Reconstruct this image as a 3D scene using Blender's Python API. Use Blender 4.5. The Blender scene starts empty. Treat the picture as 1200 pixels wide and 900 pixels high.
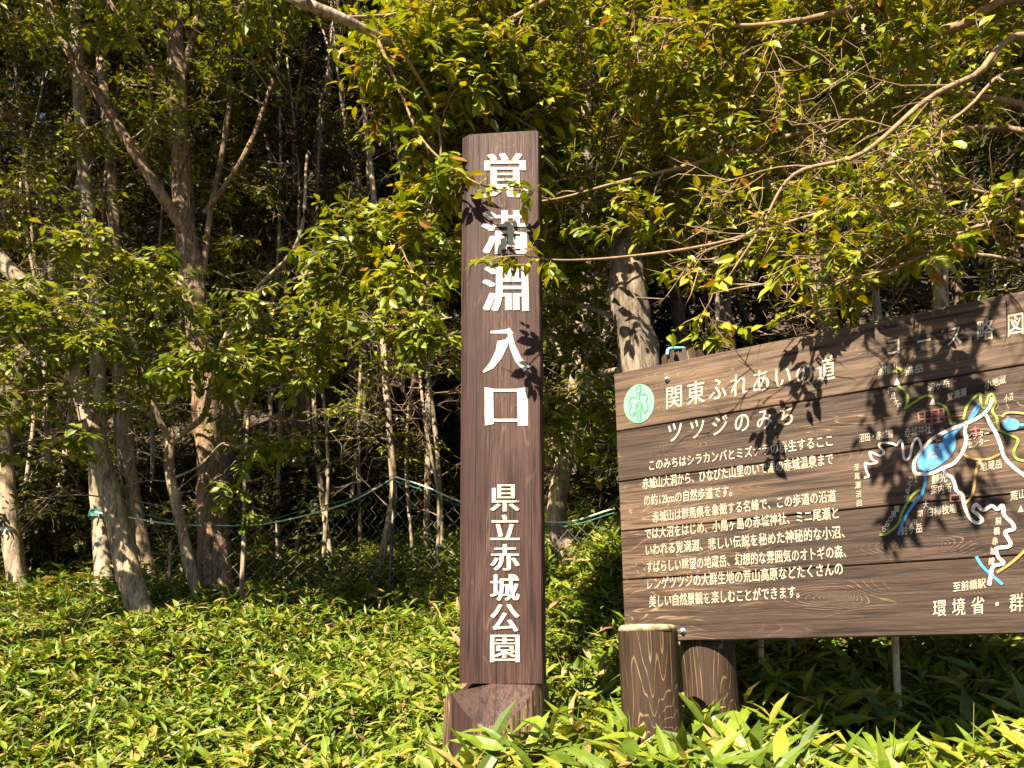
import bpy, math, random
import numpy as np
from mathutils import Vector, Matrix

SC = bpy.context.scene
COL = SC.collection
R = math.radians
rng = np.random.default_rng(7)

# ------------------------------------------------------------------ camera, sky, sun, exposure
F_PX, PITCH, EYE = 950.0, R(19.7), 1.5
cam_d = bpy.data.cameras.new('camera'); cam = bpy.data.objects.new('camera', cam_d); COL.objects.link(cam)
cam_d.sensor_width = 36.0; cam_d.lens = 36.0*F_PX/1200.0
cam_d.clip_start = 0.05; cam_d.clip_end = 2000
cam.location = (0, 0, EYE); cam.rotation_euler = (R(90)+PITCH, 0, 0)
SC.camera = cam

SUN_EL, SUN_AZ = R(43), R(31)          # azimuth measured from straight behind the camera towards the left
SUN = Vector((-math.sin(SUN_AZ)*math.cos(SUN_EL), -math.cos(SUN_AZ)*math.cos(SUN_EL), math.sin(SUN_EL)))
world = bpy.data.worlds.new('World'); SC.world = world; world.use_nodes = True
wn = world.node_tree.nodes; wl = world.node_tree.links
sky = wn.new('ShaderNodeTexSky'); sky.sky_type = 'NISHITA'; sky.sun_disc = False
sky.sun_elevation = SUN_EL; sky.sun_rotation = math.atan2(SUN.x, SUN.y); sky.altitude = 1400; sky.air_density = 0.6; sky.dust_density = 0.3
wl.new(sky.outputs[0], wn['Background'].inputs[0]); wn['Background'].inputs[1].default_value = 0.05
sd = bpy.data.lights.new('sun', 'SUN'); sd.energy = 5.0; sd.angle = R(0.5); sd.color = (1.0, 0.91, 0.76)
so = bpy.data.objects.new('sun', sd); COL.objects.link(so)
so.rotation_euler = SUN.to_track_quat('Z', 'Y').to_euler(); so.location = (-6, -10, 12)
SC.view_settings.view_transform = 'Standard'; SC.view_settings.look = 'None'
SC.view_settings.exposure = 2.05; SC.view_settings.gamma = 1.0
SC.view_settings.use_white_balance = True; SC.view_settings.white_balance_temperature = 7250; SC.view_settings.white_balance_tint = 10
SC.render.engine = 'CYCLES'
SC.cycles.max_bounces = 5; SC.cycles.diffuse_bounces = 2; SC.cycles.glossy_bounces = 2
SC.cycles.transmission_bounces = 3; SC.cycles.transparent_max_bounces = 4
SC.cycles.use_denoising = True

# ------------------------------------------------------------------ pixel of the photograph (1200x900) -> point in the place
def ray(px, py):
    u = (px-600)/F_PX; v = (450-py)/F_PX
    return Vector((u, math.cos(PITCH)-v*math.sin(PITCH), math.sin(PITCH)+v*math.cos(PITCH)))
def P(px, py, Y):
    d = ray(px, py); k = Y/d.y
    return Vector((d.x*k, Y, EYE+d.z*k))
def path(*pts): return [P(*p) for p in pts]

def sst(a, b, x):
    t = np.clip((x-a)/(b-a), 0, 1); return t*t*(3-2*t)
def ground_z(x, y):
    x = np.asarray(x, float); y = np.asarray(y, float)
    far = np.maximum(y-4.5, 0)*0.37 + np.maximum(y-13, 0)*0.45 - np.maximum(y-70, 0)*0.8
    left = 0.8*sst(1.2, 4.5, y) + far
    right = 1.02*sst(1.1, 2.3, y) + 0.08*sst(2.3, 4.5, y) + 0.34*sst(3.0, 4.3, y)*sst(.3, .9, x) + 0.9*far + 0.1*np.clip(far, 0, 1)
    w = sst(-0.9, 0.3, x)
    bump = 0.05*np.sin(x*1.7+y*0.6)*np.cos(y*1.3-x*0.4)*sst(1.5, 4, y)
    return left*(1-w)+right*w+bump
def G(x, y): return float(ground_z(x, y))

# ------------------------------------------------------------------ object helpers
def tag(o, label=None, cat=None, group=None, kind=None):
    if label: o['label'] = label
    if cat: o['category'] = cat
    if group: o['group'] = group
    if kind: o['kind'] = kind
    return o
def thing(name, loc, label, cat, group=None, rot=(0, 0, 0)):
    o = bpy.data.objects.new(name, None); COL.objects.link(o)
    o.location = loc; o.rotation_euler = rot; o.empty_display_size = 0.2
    return tag(o, label, cat, group)

class Geo:
    """collects vertices and faces, then links them as ONE mesh object"""
    def __init__(self): self.v = []; self.f = []; self.n = 0; self.sm = []
    def add(self, v, faces, smooth=True):
        v = np.asarray(v, float).reshape(-1, 3)
        for F in faces:
            F = np.asarray(F, np.int64)
            if F.size: self.f.append(F+self.n); self.sm.append(smooth)
        self.v.append(v); self.n += len(v)
    def tube(self, pts, rad, sides=6, rough=0.0, cap=False):
        pts = np.asarray([tuple(p) for p in pts], float); rad = np.asarray(rad, float)*np.ones(len(pts))
        m = len(pts); t = np.gradient(pts, axis=0); t /= np.linalg.norm(t, axis=1)[:, None]+1e-9
        ref = np.array([0.0, 0, 1]) if abs(t[:, 2]).mean() < 0.8 else np.array([0.0, 1, 0])
        a = np.cross(t, ref); a /= np.linalg.norm(a, axis=1)[:, None]+1e-9; b = np.cross(t, a)
        th = np.linspace(0, 2*math.pi, sides, endpoint=False)
        rr = rad[:, None]*np.ones((m, sides))
        if rough:
            ph = rng.uniform(0, 6.28, 6); z = np.arange(m)[:, None]
            rr = rr*(1+rough*(np.sin(3*th+ph[0]+z*0.23)*0.5+np.sin(5*th+ph[1]-z*0.31)*0.4+np.sin(2*th+ph[2]+z*0.7)*0.4
                              + rng.normal(0, 0.22, (m, sides))))
        ring = pts[:, None, :]+rr[:, :, None]*(np.cos(th)[None, :, None]*a[:, None, :]+np.sin(th)[None, :, None]*b[:, None, :])
        i = np.arange(m-1)[:, None]*sides; j = np.arange(sides)[None, :]; k = (j+1) % sides
        q = np.stack([i+j, i+k, i+sides+k, i+sides+j], -1).reshape(-1, 4)
        fs = [q]
        if cap: fs += [np.arange(sides)[::-1][None, :], (np.arange(sides)+(m-1)*sides)[None, :]]
        self.add(ring.reshape(-1, 3), fs)
    def box(self, c, s):
        c = np.array(c, float); s = np.array(s, float)/2
        v = [c+s*np.array(k) for k in ((-1,-1,-1),(1,-1,-1),(1,1,-1),(-1,1,-1),(-1,-1,1),(1,-1,1),(1,1,1),(-1,1,1))]
        self.add(v, [[(0,3,2,1),(4,5,6,7),(0,1,5,4),(1,2,6,5),(2,3,7,6),(3,0,4,7)]], smooth=False)
    def build(self, name, mat, parent=None):
        if not self.n: return None
        me = bpy.data.meshes.new(name)
        v = np.concatenate(self.v) if self.v else np.zeros((0, 3))
        me.vertices.add(len(v)); me.vertices.foreach_set('co', v.ravel())
        tot = np.concatenate([np.full(len(F), F.shape[1]) for F in self.f])
        loops = np.concatenate([F.ravel() for F in self.f])
        me.loops.add(len(loops)); me.loops.foreach_set('vertex_index', loops.astype(np.int32))
        st = np.concatenate([[0], np.cumsum(tot)[:-1]])
        me.polygons.add(len(tot)); me.polygons.foreach_set('loop_start', st.astype(np.int32))
        me.polygons.foreach_set('loop_total', tot.astype(np.int32))
        me.polygons.foreach_set('use_smooth', np.concatenate([np.full(len(F), s) for F, s in zip(self.f, self.sm)]))
        me.update(calc_edges=True); me.validate()
        o = bpy.data.objects.new(name, me); COL.objects.link(o)
        for m in (mat if isinstance(mat, (list, tuple)) else [mat]): me.materials.append(m)
        if parent: o.parent = parent
        return o

def nrm(a): return a/(np.linalg.norm(a, axis=-1, keepdims=True)+1e-9)
# leaf outlines: rows of (place along the leaf, half width) per unit length
OVATE = [(0.28, 0.20), (0.62, 0.19)]
OBOV = [(0.30, 0.10), (0.58, 0.24), (0.80, 0.20)]
LANCE = [(0.20, 0.11), (0.55, 0.12)]
def leaves(geo, pos, d, n, L, W=1.0, prof=OVATE, fold=0.25, bend=0.25, low=False):
    """many leaves at once: pos, direction, normal arrays (N,3), length array"""
    N = len(pos); d = nrm(d); n = nrm(n-d*(n*d).sum(1)[:, None]); s = np.cross(d, n)
    L = np.ones(N)*L; W = np.ones(N)*W; bd = np.ones(N)*bend
    def at(t, k):
        return pos+L[:, None]*(t*d+(k*W)[:, None]*s+(fold*abs(k)*W-bd*t*t)[:, None]*n)
    if low:
        h = max(w for _, w in prof); tm = 0.45
        V = np.stack([at(0, 0), at(tm, -h), at(1, 0), at(tm, h)], 1)
        o = np.arange(N)[:, None]*4
        geo.add(V.reshape(-1, 3), [o+np.array([0, 1, 2]), o+np.array([0, 2, 3])], smooth=False); return
    k = len(prof)
    V = [at(0, 0)]+[at(t, 0) for t, _ in prof]+[at(1, 0)]+[at(t, -w) for t, w in prof]+[at(t, w) for t, w in prof]
    m = len(V); V = np.stack(V, 1); o = np.arange(N)[:, None]*m
    T = []; Q = []
    l0 = k+2; r0 = 2*k+2
    T += [(0, l0, 1), (0, 1, r0)]
    for i in range(k-1):
        Q += [(1+i, l0+i, l0+i+1, 2+i), (1+i, 2+i, r0+i+1, r0+i)]
    T += [(k, l0+k-1, k+1), (k, k+1, r0+k-1)]
    fs = [np.concatenate([o+np.array(t) for t in T])]
    if Q: fs.append(np.concatenate([o+np.array(q) for q in Q]))
    geo.add(V.reshape(-1, 3), fs, smooth=False)

# ------------------------------------------------------------------ materials
def new_mat(name):
    m = bpy.data.materials.new(name); m.use_nodes = True
    nt = m.node_tree; b = nt.nodes['Principled BSDF']
    return m, nt, b
class N:
    def __init__(self, nt): self.nt = nt
    def __call__(self, typ, ins=None, **kw):
        n = self.nt.nodes.new(typ)
        for k, v in kw.items(): setattr(n, k, v)
        for k, v in (ins or {}).items():
            if isinstance(v, bpy.types.NodeSocket): self.nt.links.new(v, n.inputs[k])
            else: n.inputs[k].default_value = v
        return n
    def ramp(self, fac, stops, interp='LINEAR'):
        n = self.nt.nodes.new('ShaderNodeValToRGB'); n.color_ramp.interpolation = interp
        e = n.color_ramp.elements
        while len(e) < len(stops): e.new(0.5)
        for x, (p, c) in zip(e, stops): x.position = p; x.color = (*c, 1) if len(c) == 3 else c
        self.nt.links.new(fac, n.inputs[0]); return n.outputs[0]
    def math(self, op, a, b=0.0):
        n = self.nt.nodes.new('ShaderNodeMath'); n.operation = op
        for i, v in enumerate((a, b)):
            if isinstance(v, bpy.types.NodeSocket): self.nt.links.new(v, n.inputs[i])
            else: n.inputs[i].default_value = v
        return n.outputs[0]
    def mix(self, fac, a, b, mode='MIX'):
        n = self.nt.nodes.new('ShaderNodeMix'); n.data_type = 'RGBA'; n.blend_type = mode
        for k, v in ((0, fac), (6, a), (7, b)):
            if isinstance(v, bpy.types.NodeSocket): self.nt.links.new(v, n.inputs[k])
            else: n.inputs[k].default_value = (*v, 1) if isinstance(v, tuple) and len(v) == 3 else v
        return n.outputs[2]
def noise(n, vec, scale, detail=4, rough=0.55, dist=0.0):
    return n('ShaderNodeTexNoise', {'Vector': vec, 'Scale': scale, 'Detail': detail, 'Roughness': rough, 'Distortion': dist}).outputs[0]
def mapped(n, scale, loc=(0, 0, 0)):
    tc = n('ShaderNodeTexCoord'); mp = n('ShaderNodeMapping', {'Vector': tc.outputs['Object'], 'Scale': scale, 'Location': loc})
    return mp.outputs[0]

def leaf_mat(name, stops, trans=0.3, rough=0.45, spec=0.35):
    m, nt, b = new_mat(name); n = N(nt)
    geo = n('ShaderNodeNewGeometry')
    c = n.ramp(geo.outputs['Random Per Island'], stops)
    tc = n('ShaderNodeTexCoord')
    big = noise(n, tc.outputs['Object'], 1.3, 2)
    c = n.mix(n.ramp(big, [(0.35, (0, 0, 0)), (0.7, (0.5, 0.5, 0.5))]), c, n.mix(1.0, c, (1.25, 1.02, 0.7), 'MULTIPLY'))
    nt.links.new(c, b.inputs['Base Color']); b.inputs['Roughness'].default_value = rough
    b.inputs['Specular IOR Level'].default_value = spec
    tr = n('ShaderNodeBsdfTranslucent', {'Color': n.mix(1.0, c, (1.5, 1.35, 0.55), 'MULTIPLY')})
    ms = n('ShaderNodeMixShader', {0: trans, 1: b.outputs[0], 2: tr.outputs[0]})
    nt.links.new(ms.outputs[0], nt.nodes['Material Output'].inputs[0]); return m

M_ELM = leaf_mat('overhang_leaf', [(0, (.075, .125, .008)), (.35, (.14, .19, .011)), (.74, (.215, .235, .015)), (.94, (.28, .24, .02)), (.98, (.28, .14, .02)), (1, (.20, .07, .02))], 0.3)
M_OAK = leaf_mat('oak_leaf', [(0, (.05, .085, .008)), (.5, (.135, .18, .013)), (.93, (.21, .235, .02)), (1, (.20, .15, .03))], 0.3)
M_DARK = leaf_mat('shaded_wood_leaf', [(0, (.010, .016, .002)), (.5, (.022, .031, .003)), (.88, (.05, .056, .005)), (1, (.085, .06, .012))], 0.16)  # leaf colours darkened to deepen the shade inside the wood
M_SASA = leaf_mat('bamboo_leaf', [(0, (.04, .075, .009)), (.32, (.09, .152, .015)), (.68, (.138, .195, .019)), (.85, (.20, .21, .032)), (.92, (.26, .20, .06)), (.965, (.32, .24, .11)), (1, (.15, .085, .04))], 0.22, 0.45, 0.35)

def bark_mat(name, c0, c1, lichen, streak=1.0, scale=1.0, bump=0.6):
    m, nt, b = new_mat(name); n = N(nt)
    v = mapped(n, (14*scale, 14*scale, 2.0*scale))
    a = noise(n, v, 1.6, 6, 0.65, 0.6)
    v2 = mapped(n, (3, 3, 2)); p = noise(n, v2, 1.3, 5, 0.6)
    f = noise(n, mapped(n, (60*scale, 60*scale, 9*scale)), 1.2, 6, 0.7, 0.4)
    a = n.math('ADD', n.math('MULTIPLY', a, .55), n.math('MULTIPLY', f, .45))
    c = n.ramp(a, [(0.38, c0), (0.62, c1)])
    c = n.mix(n.ramp(p, [(0.52, (0, 0, 0)), (0.66, (0.8, 0.8, 0.8))]), c, n.mix(1.0, c, lichen, 'MULTIPLY'))
    nt.links.new(c, b.inputs['Base Color']); b.inputs['Roughness'].default_value = 0.9
    b.inputs['Specular IOR Level'].default_value = 0.15
    bp = n('ShaderNodeBump', {'Height': a, 'Strength': bump, 'Distance': 0.02*streak})
    nt.links.new(bp.outputs[0], b.inputs['Normal']); return m
M_BARK = bark_mat('grey_brown_bark', (.06, .044, .032), (.44, .34, .245), (1.45, 1.45, 1.2))
M_SHAG = bark_mat('shaggy_bark', (.04, .026, .018), (.38, .26, .175), (1.2, 1.1, .95), 2.2, 0.8, 1.0)
M_BIRCH = bark_mat('pale_bark', (.13, .105, .075), (.40, .33, .25), (1.2, 1.15, 1.0), 0.6, 0.6, 0.4)
M_STEM = bark_mat('thin_stem_bark', (.11, .085, .06), (.42, .34, .25), (1.4, 1.35, 1.15), 0.5, 0.8, 0.5)
M_FLAKE = bark_mat('flaking_bark', (.06, .045, .035), (.30, .245, .19), (1.35, 1.35, 1.25), 1.6, 0.7, 1.0)
M_TWIG = bark_mat('twig_bark', (.13, .085, .05), (.30, .21, .13), (1.3, 1.2, 1.0), 0.3, 2.0, 0.3)
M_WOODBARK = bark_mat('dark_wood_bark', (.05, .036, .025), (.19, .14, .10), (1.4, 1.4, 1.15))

# ------------------------------------------------------------------ the ground: one sheet, hillside rising behind
def ground():
    xs = np.unique(np.concatenate([np.linspace(-200, -14, 32), np.linspace(-14, 14, 113), np.linspace(14, 200, 32)]))
    ys = np.unique(np.concatenate([np.linspace(-200, -2, 30), np.linspace(-2, 16, 90), np.linspace(16, 220, 60)]))
    X, Y = np.meshgrid(xs, ys); Z = ground_z(X, Y)
    g = Geo(); nx, ny = len(xs), len(ys)
    i = (np.arange(ny-1)[:, None]*nx+np.arange(nx-1)[None, :]).ravel()
    g.add(np.stack([X, Y, Z], -1).reshape(-1, 3), [np.stack([i, i+1, i+nx+1, i+nx], 1)])
    m, nt, b = new_mat('leaf_litter_soil'); n = N(nt)
    tc = n('ShaderNodeTexCoord')
    a = noise(n, tc.outputs['Object'], 6, 8, 0.7); c = n.ramp(a, [(0.3, (.022, .016, .01)), (0.55, (.06, .042, .024)), (0.75, (.12, .085, .045))])
    nt.links.new(c, b.inputs['Base Color']); b.inputs['Roughness'].default_value = 0.95
    bp = n('ShaderNodeBump', {'Height': a, 'Strength': 0.8, 'Distance': 0.05}); nt.links.new(bp.outputs[0], b.inputs['Normal'])
    tag(g.build('ground', m), kind='structure')
ground()

# ------------------------------------------------------------------ trees
class Tree:
    def __init__(self): self.trunk = Geo(); self.br = Geo(); self.tw = [[], []]; self.dry = [[], []]; self.r = rng
    def limb(self, pts, r0, r1, sides=10, rough=0.10, trunk=True, seg=8):
        """smooth path through the points"""
        pts = [np.array(tuple(p)) for p in pts]; out = []
        ext = [2*pts[0]-pts[1]]+pts+[2*pts[-1]-pts[-2]]
        for i in range(1, len(ext)-2):
            p0, p1, p2, p3 = ext[i-1:i+3]
            for t in np.linspace(0, 1, seg, endpoint=False):
                out.append(0.5*(2*p1+(p2-p0)*t+(2*p0-5*p1+4*p2-p3)*t*t+(3*p1-p0-3*p2+p3)*t**3))
        out.append(pts[-1]); out = np.array(out)
        (self.trunk if trunk else self.br).tube(out, np.linspace(r0, r1, len(out)), sides, rough)
        return out
    def wander(self, p, d, L, r0, r1, wig=0.35, grav=-0.05, n=6):
        pts = [np.array(p, float)]; d = np.array(d, float)
        for i in range(n):
            d = d+self.r.normal(0, wig/ n**0.5, 3)+np.array([0, 0, grav/n]); d /= np.linalg.norm(d)
            pts.append(pts[-1]+d*L/n)
        pts = np.array(pts); self.br.tube(pts, np.linspace(r0, r1, n+1), 4 if r0 < .012 else 6); return pts
    def spawn(self, pts, lo, hi, num, L, r, bias=(0, 0, 0), out=0.9, flat=0.5, sub=4, twl=0.28, twn=7, lvl=1, grav=-0.1):
        """side branches along a path; each carries sub-branches (lvl) and leafy twigs"""
        m = len(pts)-1
        for k in range(num):
            t = lo+(hi-lo)*(k+self.r.random())/num; i = min(int(t*m), m-1); f = t*m-i
            p = pts[i]*(1-f)+pts[i+1]*f; tan = pts[i+1]-pts[i]; tan /= np.linalg.norm(tan)+1e-9
            rd = self.r.normal(0, 1, 3); rd[2] *= flat; rd -= tan*rd.dot(tan)*0.8; rd /= np.linalg.norm(rd)+1e-9
            d = tan*(1-out)+rd*out+np.array(bias); d /= np.linalg.norm(d)
            ll = L*self.r.uniform(0.55, 1.2)*(1-0.35*t)
            q = self.wander(p, d, ll, r, r*0.35, grav=grav)
            if lvl > 0: self.spawn(q, 0.25, 1.0, sub, L*0.55, r*0.55, np.array(bias)*0.5, 0.65, flat, 0, twl, twn, lvl-1, grav)
            self.twigs(q, 0.3, 1.0, twn, twl, flat)
    def dryspawn(self, pts, lo, hi, num, L, r, bias=(0, 0, 0), tw=5, twl=.2):
        """leafless, kinked side branches with bare twigs"""
        keep = self.tw; self.tw = self.dry
        self.spawn(pts, lo, hi, num, L, r, bias, out=.75, flat=.9, sub=3, twn=tw, twl=twl, lvl=1, grav=.05); self.tw = keep
    def twigs(self, pts, lo, hi, num, L, flat=0.5, bias=(0, 0, 0)):
        m = len(pts)-1
        for k in range(num):
            t = lo+(hi-lo)*(k+self.r.random())/num; i = min(int(t*m), m-1); f = t*m-i
            p = pts[i]*(1-f)+pts[i+1]*f; tan = pts[i+1]-pts[i]; tan /= np.linalg.norm(tan)+1e-9
            rd = self.r.normal(0, 1, 3); rd[2] *= flat; rd /= np.linalg.norm(rd)+1e-9
            d = tan*0.5+rd*0.8+np.array(bias); d /= np.linalg.norm(d)
            self.tw[0].append(p); self.tw[1].append(p+d*L*self.r.uniform(0.5, 1.3))
    def leaf(self, geo, per, L, prof, low, up=0.7, W=1.0, keep=None, bare=0.0, jit=0.0, hang=0.0):
        a = np.array(self.tw[0]+self.dry[0]); b = np.array(self.tw[1]+self.dry[1]); nl = len(self.tw[0])
        # the twigs themselves, as thin three-sided tapers
        for s in range(1):
            d = nrm(b-a); x = nrm(np.cross(d, np.array([.3, .2, 1]))); y = np.cross(d, x)
            r = 0.0027
            ring = [a+r*(math.cos(q)*x+math.sin(q)*y) for q in (0, 2.09, 4.19)]
            mid = (a+b)/2+self.r.normal(0, .07, a.shape)*np.linalg.norm(b-a, axis=1)[:, None]
            rm = [mid+.7*r*(math.cos(q)*x+math.sin(q)*y) for q in (0, 2.09, 4.19)]
            V = np.stack(ring+rm+[b], 1); o = np.arange(len(a))[:, None]*7
            self.br.add(V.reshape(-1, 3), [np.concatenate([o+np.array(t) for t in ((3, 4, 6), (4, 5, 6), (5, 3, 6))]), np.concatenate([o+np.array(t) for t in ((0, 1, 4, 3), (1, 2, 5, 4), (2, 0, 3, 5))])])
        a = a[:nl]; b = b[:nl]
        if bare:
            k = self.r.random(len(a)) > bare; a = a[k]; b = b[k]
        N_ = len(a); t = (np.arange(per)[None, :]+self.r.random((N_, per)))/per*0.95+0.1
        pos = a[:, None]+(b-a)[:, None]*t[..., None]
        d = nrm(b-a)[:, None].repeat(per, 1); sgn = np.where(np.arange(per) % 2, 1.0, -1.0)[None, :, None]
        side = nrm(np.cross(d, np.array([0, 0, 1.0])))*sgn
        ld = d*0.55+side*0.85+self.r.normal(0, 0.3, pos.shape)+np.array([0, 0, -0.18-hang])
        nn = np.array([0, 0, 1.0])*up+np.array(tuple(SUN))*0.95+self.r.normal(0, 0.45, pos.shape)
        pos = pos.reshape(-1, 3)+(self.r.normal(0, jit, (N_*per, 3)) if jit else 0)
        leaves(geo, pos, ld.reshape(-1, 3), nn.reshape(-1, 3), L*self.r.uniform(0.45, 1.45, len(pos)), W, prof, 0.25,
               self.r.uniform(0.0, 0.45, len(pos)), low)
    def finish(self, name, base, label, cat, m_bark, m_leaf, group=None, per=8, L=0.08, prof=OVATE, low=False, twig_mat=None, **kw):
        e = thing(name, base, label, cat, group)
        lg = Geo()
        if self.tw[0]: self.leaf(lg, per, L, prof, low, **kw)
        off = np.array(tuple(base))
        for g, nm, mt in ((self.trunk, 'trunk', m_bark), (self.br, 'branches', twig_mat or m_bark), (lg, 'crown', m_leaf)):
            if g.n:
                g.v = [v-off for v in g.v]; g.build(nm, mt, e)
        return e

def on_ground(px, py, guess=8.0):
    """where the sight line through a pixel meets the hillside"""
    Y = 3.0
    for _ in range(900):
        p = P(px, py, Y)
        if p.z <= G(p.x, p.y): break
        Y += 0.02
    return p
def hand_tree(pts, r0, r1, top=None, rough=0.10, sides=12):
    """trunk through photo points (px, py, Y); the first is carried down into the ground, the last grows on above the frame"""
    t = Tree(); w = path(*pts)
    b = w[0].copy(); b.z = G(b.x, b.y)-0.12
    if w[0].z-b.z > 0.05: w = [b]+w
    if top:
        d = (w[-1]-w[-2]).normalized(); d = Vector((d.x*0.4, d.y*0.4, max(d.z, 0.8))).normalized()
        w.append(w[-1]+d*top*0.5); w.append(w[-1]+(d+Vector((0.08, -0.05, 0))).normalized()*top*0.5)
    m = t.limb(w, r0, r1, sides, rough); t.main = m
    return t, m, (b.x, b.y, b.z+0.12)

def shade_limbs(t, pts, targets, r=0.035, k=11, L=1.0):  # unseen limbs, added to cast shade on what stands behind them
    """high limbs spreading forward, above what the picture shows"""
    for i, q in enumerate(targets):
        p = pts[-1-(i*3) % 8]; q = np.array(q, float); mid = (p+q)/2+np.array([0, 0, .35])
        w = t.limb([p, mid, q], r, .01, 7)
        t.spawn(w, .25, 1, k, L, .011, (0, 0, .05), flat=.35, sub=5, twn=7, twl=.3)

# --- shaggy tree with the thick ridged bark
t, m, b = hand_tree([(258, 716, 8.0), (251, 640, 8.0), (247, 560, 8.0), (237, 430, 8.0), (225, 320, 8.0), (214, 230, 8.0), (209, 120, 8.0), (205, 0, 8.0)], 0.17, 0.07, 4.0, 0.16, 16)
fl = t.limb(path((228, 285, 8.0), (200, 245, 7.8), (165, 190, 7.6), (128, 130, 7.5), (80, 60, 7.4), (45, -30, 7.3)), 0.07, 0.035)
f2 = t.limb(path((206, 140, 8.0), (188, 100, 7.9), (160, 50, 7.8), (130, 5, 7.8), (110, -40, 7.7)), 0.045, 0.02)
f3 = t.limb(path((211, 95, 8.0), (222, 60, 8.0), (232, 10, 8.1), (240, -50, 8.1)), 0.05, 0.03)
f4 = t.limb(path((236, 330, 8.0), (248, 240, 8.1), (262, 170, 8.1), (270, 90, 8.1), (264, -10, 8.2)), 0.04, 0.025)
f5 = t.limb(path((240, 250, 8.1), (285, 185, 8.0), (315, 110, 7.9), (335, 40, 7.8), (350, -30, 7.8)), 0.035, 0.018)
for q, k in ((m, 16), (fl, 8), (f2, 5), (f3, 5), (f4, 6), (f5, 6)): t.spawn(q, 0.35, 1, k, 1.1, 0.012, (0, .45, .1), sub=4, twn=6, twl=.26)
shade_limbs(t, m, [(-4.5, 5.6, 7.2), (-3.2, 4.6, 6.5), (-1.8, 5.2, 7.0), (-2.2, 6.2, 8.0), (-.6, 4.4, 6.4)])
t.dryspawn(m, .3, .95, 10, .9, .008, (0, -.3, .1), twl=.28)
t.finish('shaggy_bark_tree', b, 'thick tree with shaggy ridged brown bark and several forked limbs above the roped net', 'tree', M_SHAG, M_OAK, per=6, L=0.085, prof=OBOV, low=True, twig_mat=M_BARK)

# --- the leaning pale tree in front
t, m, b = hand_tree([(172, 742, 7.0), (152, 675, 7.0), (137, 610, 7.0), (124, 560, 7.0), (104, 490, 7.0), (82, 415, 7.0), (42, 352, 6.9), (0, 305, 6.9), (-50, 250, 6.8)], 0.105, 0.06, 3.0)
for (a0, k) in ((0.55, 9),): t.spawn(m, a0, 1, k, 1.0, 0.012, (0.1, .3, .1), sub=4, twn=7, twl=.26)
L1 = t.limb(path((84, 420, 7.0), (120, 400, 6.6), (60, 385, 6.2), (-10, 400, 5.9)), 0.02, 0.008, 6, trunk=False)
L2 = t.limb(path((104, 490, 7.0), (80, 500, 6.6), (40, 515, 6.2), (-5, 530, 5.9)), 0.016, 0.006, 6, trunk=False)
L3 = t.limb(path((60, 380, 6.9), (30, 440, 6.5), (-5, 470, 6.2), (-40, 490, 6.0)), 0.014, 0.006, 6, trunk=False)
for q, k in ((L1, 6), (L2, 3), (L3, 4)): t.spawn(q, 0.45, 1, k, 0.5, 0.007, (0, -.1, 0), flat=0.2, sub=3, twn=6, twl=.2)
t.dryspawn(m, .3, .95, 10, .9, .008, (0, -.3, .1), twl=.28)
t.finish('leaning_tree', b, 'slim tree leaning to the left with smooth pale patchy bark, growing from the bamboo grass', 'tree', M_BARK, M_OAK, per=7, L=0.085, prof=OBOV, low=False, bare=.25)

# --- pale birch beside it
t, m, b = hand_tree([(124, 705, 8.2), (121, 640, 8.2), (117, 590, 8.2), (114, 520, 8.2), (115, 430, 8.2), (108, 300, 8.3), (96, 170, 8.3), (90, 0, 8.4)], 0.105, 0.06, 4)
t.spawn(m, 0.4, 1, 16, 1.2, 0.012, (0, .35, .1), sub=4, twn=6)
shade_limbs(t, m, [(-5.6, 5.0, 6.6), (-4.0, 4.2, 6.2), (-5.0, 6.4, 8.0)])
t.finish('birch_tree', b, 'straight pale birch with a teal band round its trunk', 'tree', M_BIRCH, M_OAK, per=6, L=0.09, low=True)
t, m, b = hand_tree([(180, 690, 8.6), (160, 610, 8.6), (149, 520, 8.6), (141, 420, 8.6), (136, 330, 8.6), (131, 200, 8.6), (118, 40, 8.6)], 0.09, 0.05, 4)
t.spawn(m, 0.4, 1, 14, 1.2, 0.012, (0, .35, .1), sub=4, twn=6)
t.dryspawn(m, .3, .95, 10, .9, .008, (0, -.3, .1), twl=.28)
t.finish('curved_tree', b, 'rough barked tree with a slightly curved stem, just behind the leaning tree', 'tree', M_BARK, M_OAK, per=6, L=0.09, low=True)

# --- the forked tree, its limbs reach forward with bright leaf layers
t, m, b = hand_tree([(236, 716, 7.7), (222, 660, 7.7), (207, 590, 7.7), (198, 548, 7.7), (200, 515, 7.7)], 0.062, 0.045)
g1 = t.limb(path((200, 520, 7.7), (184, 484, 7.6), (168, 430, 7.4), (150, 380, 7.2)), 0.036, 0.015)
g2 = t.limb(path((199, 522, 7.7), (216, 506, 7.6), (238, 488, 7.4), (247, 455, 7.2), (262, 400, 7.0), (300, 340, 6.8), (350, 280, 6.6), (360, 180, 6.6)), 0.036, 0.014)
g3 = t.limb(path((247, 455, 7.2), (290, 425, 6.7), (345, 400, 6.3), (410, 385, 5.9), (480, 380, 5.6), (530, 372, 5.4)), 0.02, 0.006, trunk=False)
g4 = t.limb(path((265, 395, 7.0), (310, 370, 6.6), (380, 335, 6.2), (450, 315, 5.9), (530, 305, 5.7)), 0.018, 0.006, trunk=False)
g5 = t.limb(path((300, 342, 6.8), (370, 318, 6.4), (430, 290, 6.0), (500, 262, 5.8)), 0.016, 0.006, trunk=False)
g6 = t.limb(path((172, 440, 7.4), (215, 420, 6.9), (270, 430, 6.5), (330, 440, 6.2)), 0.014, 0.006, trunk=False)
g7 = t.limb(path((205, 560, 7.7), (235, 545, 7.2), (260, 520, 6.9), (280, 525, 6.7)), 0.012, 0.005, trunk=False)
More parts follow.
